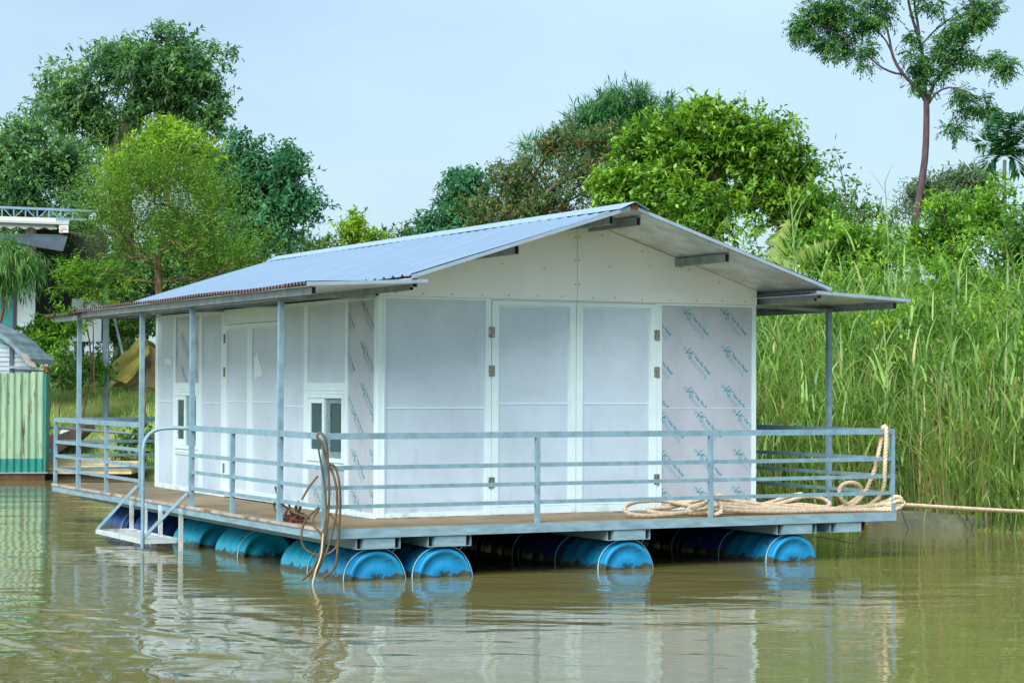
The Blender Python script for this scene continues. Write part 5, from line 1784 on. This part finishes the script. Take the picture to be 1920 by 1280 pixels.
def bank_things():
    # steel posts among the bushes
    for lab, foot, top, d, w in (('upright grey steel post standing among the bushes', (199, 657), (199, 540), 46.5, .12), ('thin blue steel post leaning among the bushes', (229, 658), (214, 595), 46.6, .05)):
        p, q = at(*foot, d), at(*top, d)
        p2 = p - np.array([0, 0, p[2] - float(ground_z(p[0], p[1])) + .1]) if w > .1 else p - (q - p) * .1
        o = MB().bar(p2, q, w, w, (0, 1, 0)).build('steel_post', mat('post_blue', (0.22, 0.32, 0.38), 0.5, 0, .4, .25, 5))
        tag(o, lab, 'post')
    # draped yellow tarpaulin
    d = 47.0
    M_T = mat('yellow_tarpaulin', (0.32, 0.28, 0.05), 0.75, 0, .3, .4, 2.2, (0.17, 0.145, 0.04), (1, 1, 1), 0.6, 6)
    M_T2 = mat('brown_tarpaulin', (0.22, 0.17, 0.085), 0.8, 0, .3, .3, 3)
    O = at(235, 725, d)
    o = empty('draped_tarpaulin', O)
    tag(o, 'dull yellow tarpaulin peaked like a tent on the grassy bank', 'tarpaulin')
    a = lambda x, y, dd=0.0: at(x, y, d + dd) - O
    def cloth(name, quadpts, m, nu=26, nv=26, amp=.045, seed=0):
        r = np.random.default_rng(seed)
        A, B, C, D = quadpts
        V = []
        for i in range(nu + 1):
            for j in range(nv + 1):
                u, v = i / nu, j / nv
                p = (A * (1 - u) + B * u) * (1 - v) + (D * (1 - u) + C * u) * v
                sag = math.sin(math.pi * u) * math.sin(math.pi * v)
                p = p + np.array([0, amp * math.sin(u * 11 + v * 3 + seed), -.10 * sag + amp * .6 * math.sin(v * 9 + u * 4 + seed)])
                V.append(p)
        k = np.arange((nu + 1) * (nv + 1)).reshape(nu + 1, nv + 1)
        F = np.stack([k[:-1, :-1], k[1:, :-1], k[1:, 1:], k[:-1, 1:]], -1).reshape(-1, 4)
        ob = npmesh(name, np.array(V), F, m, o, smooth=True)
        so = ob.modifiers.new('thickness', 'SOLIDIFY'); so.thickness = .012
        return ob
    cloth('sheet', [a(270, 622, .5), a(282, 660, .3), a(236, 722, -.4), a(196, 700, -.3)], M_T, seed=1)
    cloth('brown_flap', [a(268, 640, .62), a(306, 660, .9), a(306, 732, .4), a(206, 722, -.1)], M_T2, seed=2)  # flap in its own brown cloth
    cloth('sheet', [a(266, 625, .6), a(274, 665, .7), a(306, 672, 1.1), a(308, 662, 1.1)], M_T, seed=3)
    cloth('trailing_edge', [a(214, 712, -.2), a(222, 716, -.3), a(190, 728, -.7), a(178, 726, -.7)], mat('pale_yellow_sheet', (0.55, 0.45, 0.20), .7, 0, .3, .3, 6), seed=4, amp=.015)
    # pole propping the sheet
    MB().tube([a(272, 735, .2), a(270, 622, .6)], .018, 6).build('prop_pole', BK_BROWN, o)
    # plastic litter
    r = np.random.default_rng(5)
    c = at(124, 757, 45); c[2] = float(ground_z(c[0], c[1])) + .08
    bm = bmesh.new(); bmesh.ops.create_icosphere(bm, subdivisions=2, radius=.13)
    for v in bm.verts: v.co = Vector((v.co.x * (1 + r.normal(0, .22)), v.co.y * (1 + r.normal(0, .2)), v.co.z * (.9 + r.normal(0, .25))))
    me = bpy.data.meshes.new('plastic_bag'); bm.to_mesh(me); bm.free(); me.materials.append(mat('white_plastic', (0.62, 0.66, 0.66), .4))
    b = bpy.data.objects.new('plastic_bag', me); COL.objects.link(b); b.location = c
    tag(b, 'crumpled white plastic bag on the grass near the farthest veranda post', 'litter')
    # moored flat wooden punt with pale planks
    d = 40.6
    O = at(180, 890, d); O[2] = 0
    o = empty('flat_punt', O)
    tag(o, 'flat pale timber punt moored at the left water edge', 'punt')
    p, q = at(60, 862, d) - O, at(262, 862, d) - O
    zt = float(at(180, 857, d)[2])
    zb = float(at(180, 877, d - .8)[2])
    MP = add_stain(mat('pale_planks', (0.58, 0.47, 0.24), .8, 0, .3, .25, 4, (0.42, 0.34, 0.18), (1, 8, 1)), (0.16, 0.13, 0.07), 5, (1, 1, 1), .58, .7)
    pk = MB()
    for k in range(5):
        y = -.8 + k * .36
        pk.box(p[0] + .04 * (k % 2), q[0] - .05 * ((k + 1) % 2), y, y + .345, .19 + .035 * k, .22 + .035 * k)
    pk.build('plank_deck', MP, o)
    MB().box(p[0], q[0] - .02, -.78, 1.0, .115, .185).build('side_plank', MP, o)
    hl = MB().box(p[0] + .1, q[0] - .1, -.7, .95, -.2, .114).build('hull', mat('dark_wood', (0.05, 0.035, 0.025), .9), o)
    # grey steel pole lying between the barge and the bank, and an old hull behind
    tag(MB().tube(spline([at(82, 800, 40.2), at(150, 805, 40.6), at(240, 812, 41.0), at(330, 814, 41.4)], .3), .028, 8).build('mooring_pole', mat('pole_grey', (0.22, 0.27, 0.34), .45, .3)),
        'long grey steel pole running level from the green barge behind the railing', 'pole')
    hull = MB(); d = 43.4
    O2 = at(130, 850, d); O2[2] = float(ground_z(O2[0], O2[1]))
    a2 = lambda x, y, dd=0.0: at(x, y, d + dd) - O2
    pts = [a2(90, 838), a2(90, 815), a2(112, 814), a2(165, 796, .3), a2(168, 806, .3), a2(135, 830), a2(110, 850)]
    hull.prism([(v[0], v[2]) for v in pts], 1, -.1, .9)
    ho = hull.build('old_boat', mat('faded_boat', (0.19, 0.12, 0.11), .8, 0, .3, .5, 5, (0.10, 0.07, 0.06)), None, O2)
    tag(ho, 'bow of an old brown wooden boat drawn up on the left bank', 'boat')
    tag(MB().bar(at(94, 862, 42), at(108, 812, 43), .07, .07, (0, 1, 0)).build('timber_prop', mat('prop_blue', (0.16, 0.22, 0.26), .7)), 'short dark timber prop leaning beside the old boat bow', 'prop')
    # concrete beam along the right waterline
    p, q = at(1640, 984, 27.6), at(1905, 984, 26.6)
    p[2] = q[2] = .06
    cb = MB(); cb.bar(p, q, .45, .26)
    cb.bar(p + np.array([.75, -.24, .02]), p + np.array([.90, -.25, .02]), .03, .22)
    tag(cb.build('concrete_beam', mat('wet_concrete', (0.17, 0.18, 0.12), .8, 0, .3, .3, 4, (0.09, 0.10, 0.065), (1, 1, 1), .5, 20)), 'low grey green concrete beam along the right waterline behind the rope', 'concrete beam')
    th = MB(); th.tube(traced([(1690, 955), (1696, 975), (1702, 990), (1697, 1003)], LW(XR, YF, 0)[1] - .05), .008, 5)
    tag(th.build('hanging_twine', mat('dark_twine', (0.05, 0.05, 0.045), .8)), 'short dark cord hanging from the rope at the right deck corner', 'cord')
    wi = MB(); wi.tube(traced([(1525, 1005), (1560, 1010), (1600, 1018), (1612, 1010), (1618, 998)], LW(5.2, YF, 0)[1]), .004, 4); wi.tube(traced([(1618, 998), (1612, 1020), (1600, 1030), (1608, 1045), (1602, 1062)], LW(5.2, YF, 0)[1]), .004, 4)
    tag(wi.build('loose_wire', MATS['dark_twine']), 'thin loose wire drooping from the rusty end of the last float beam', 'wire')


bank_things()
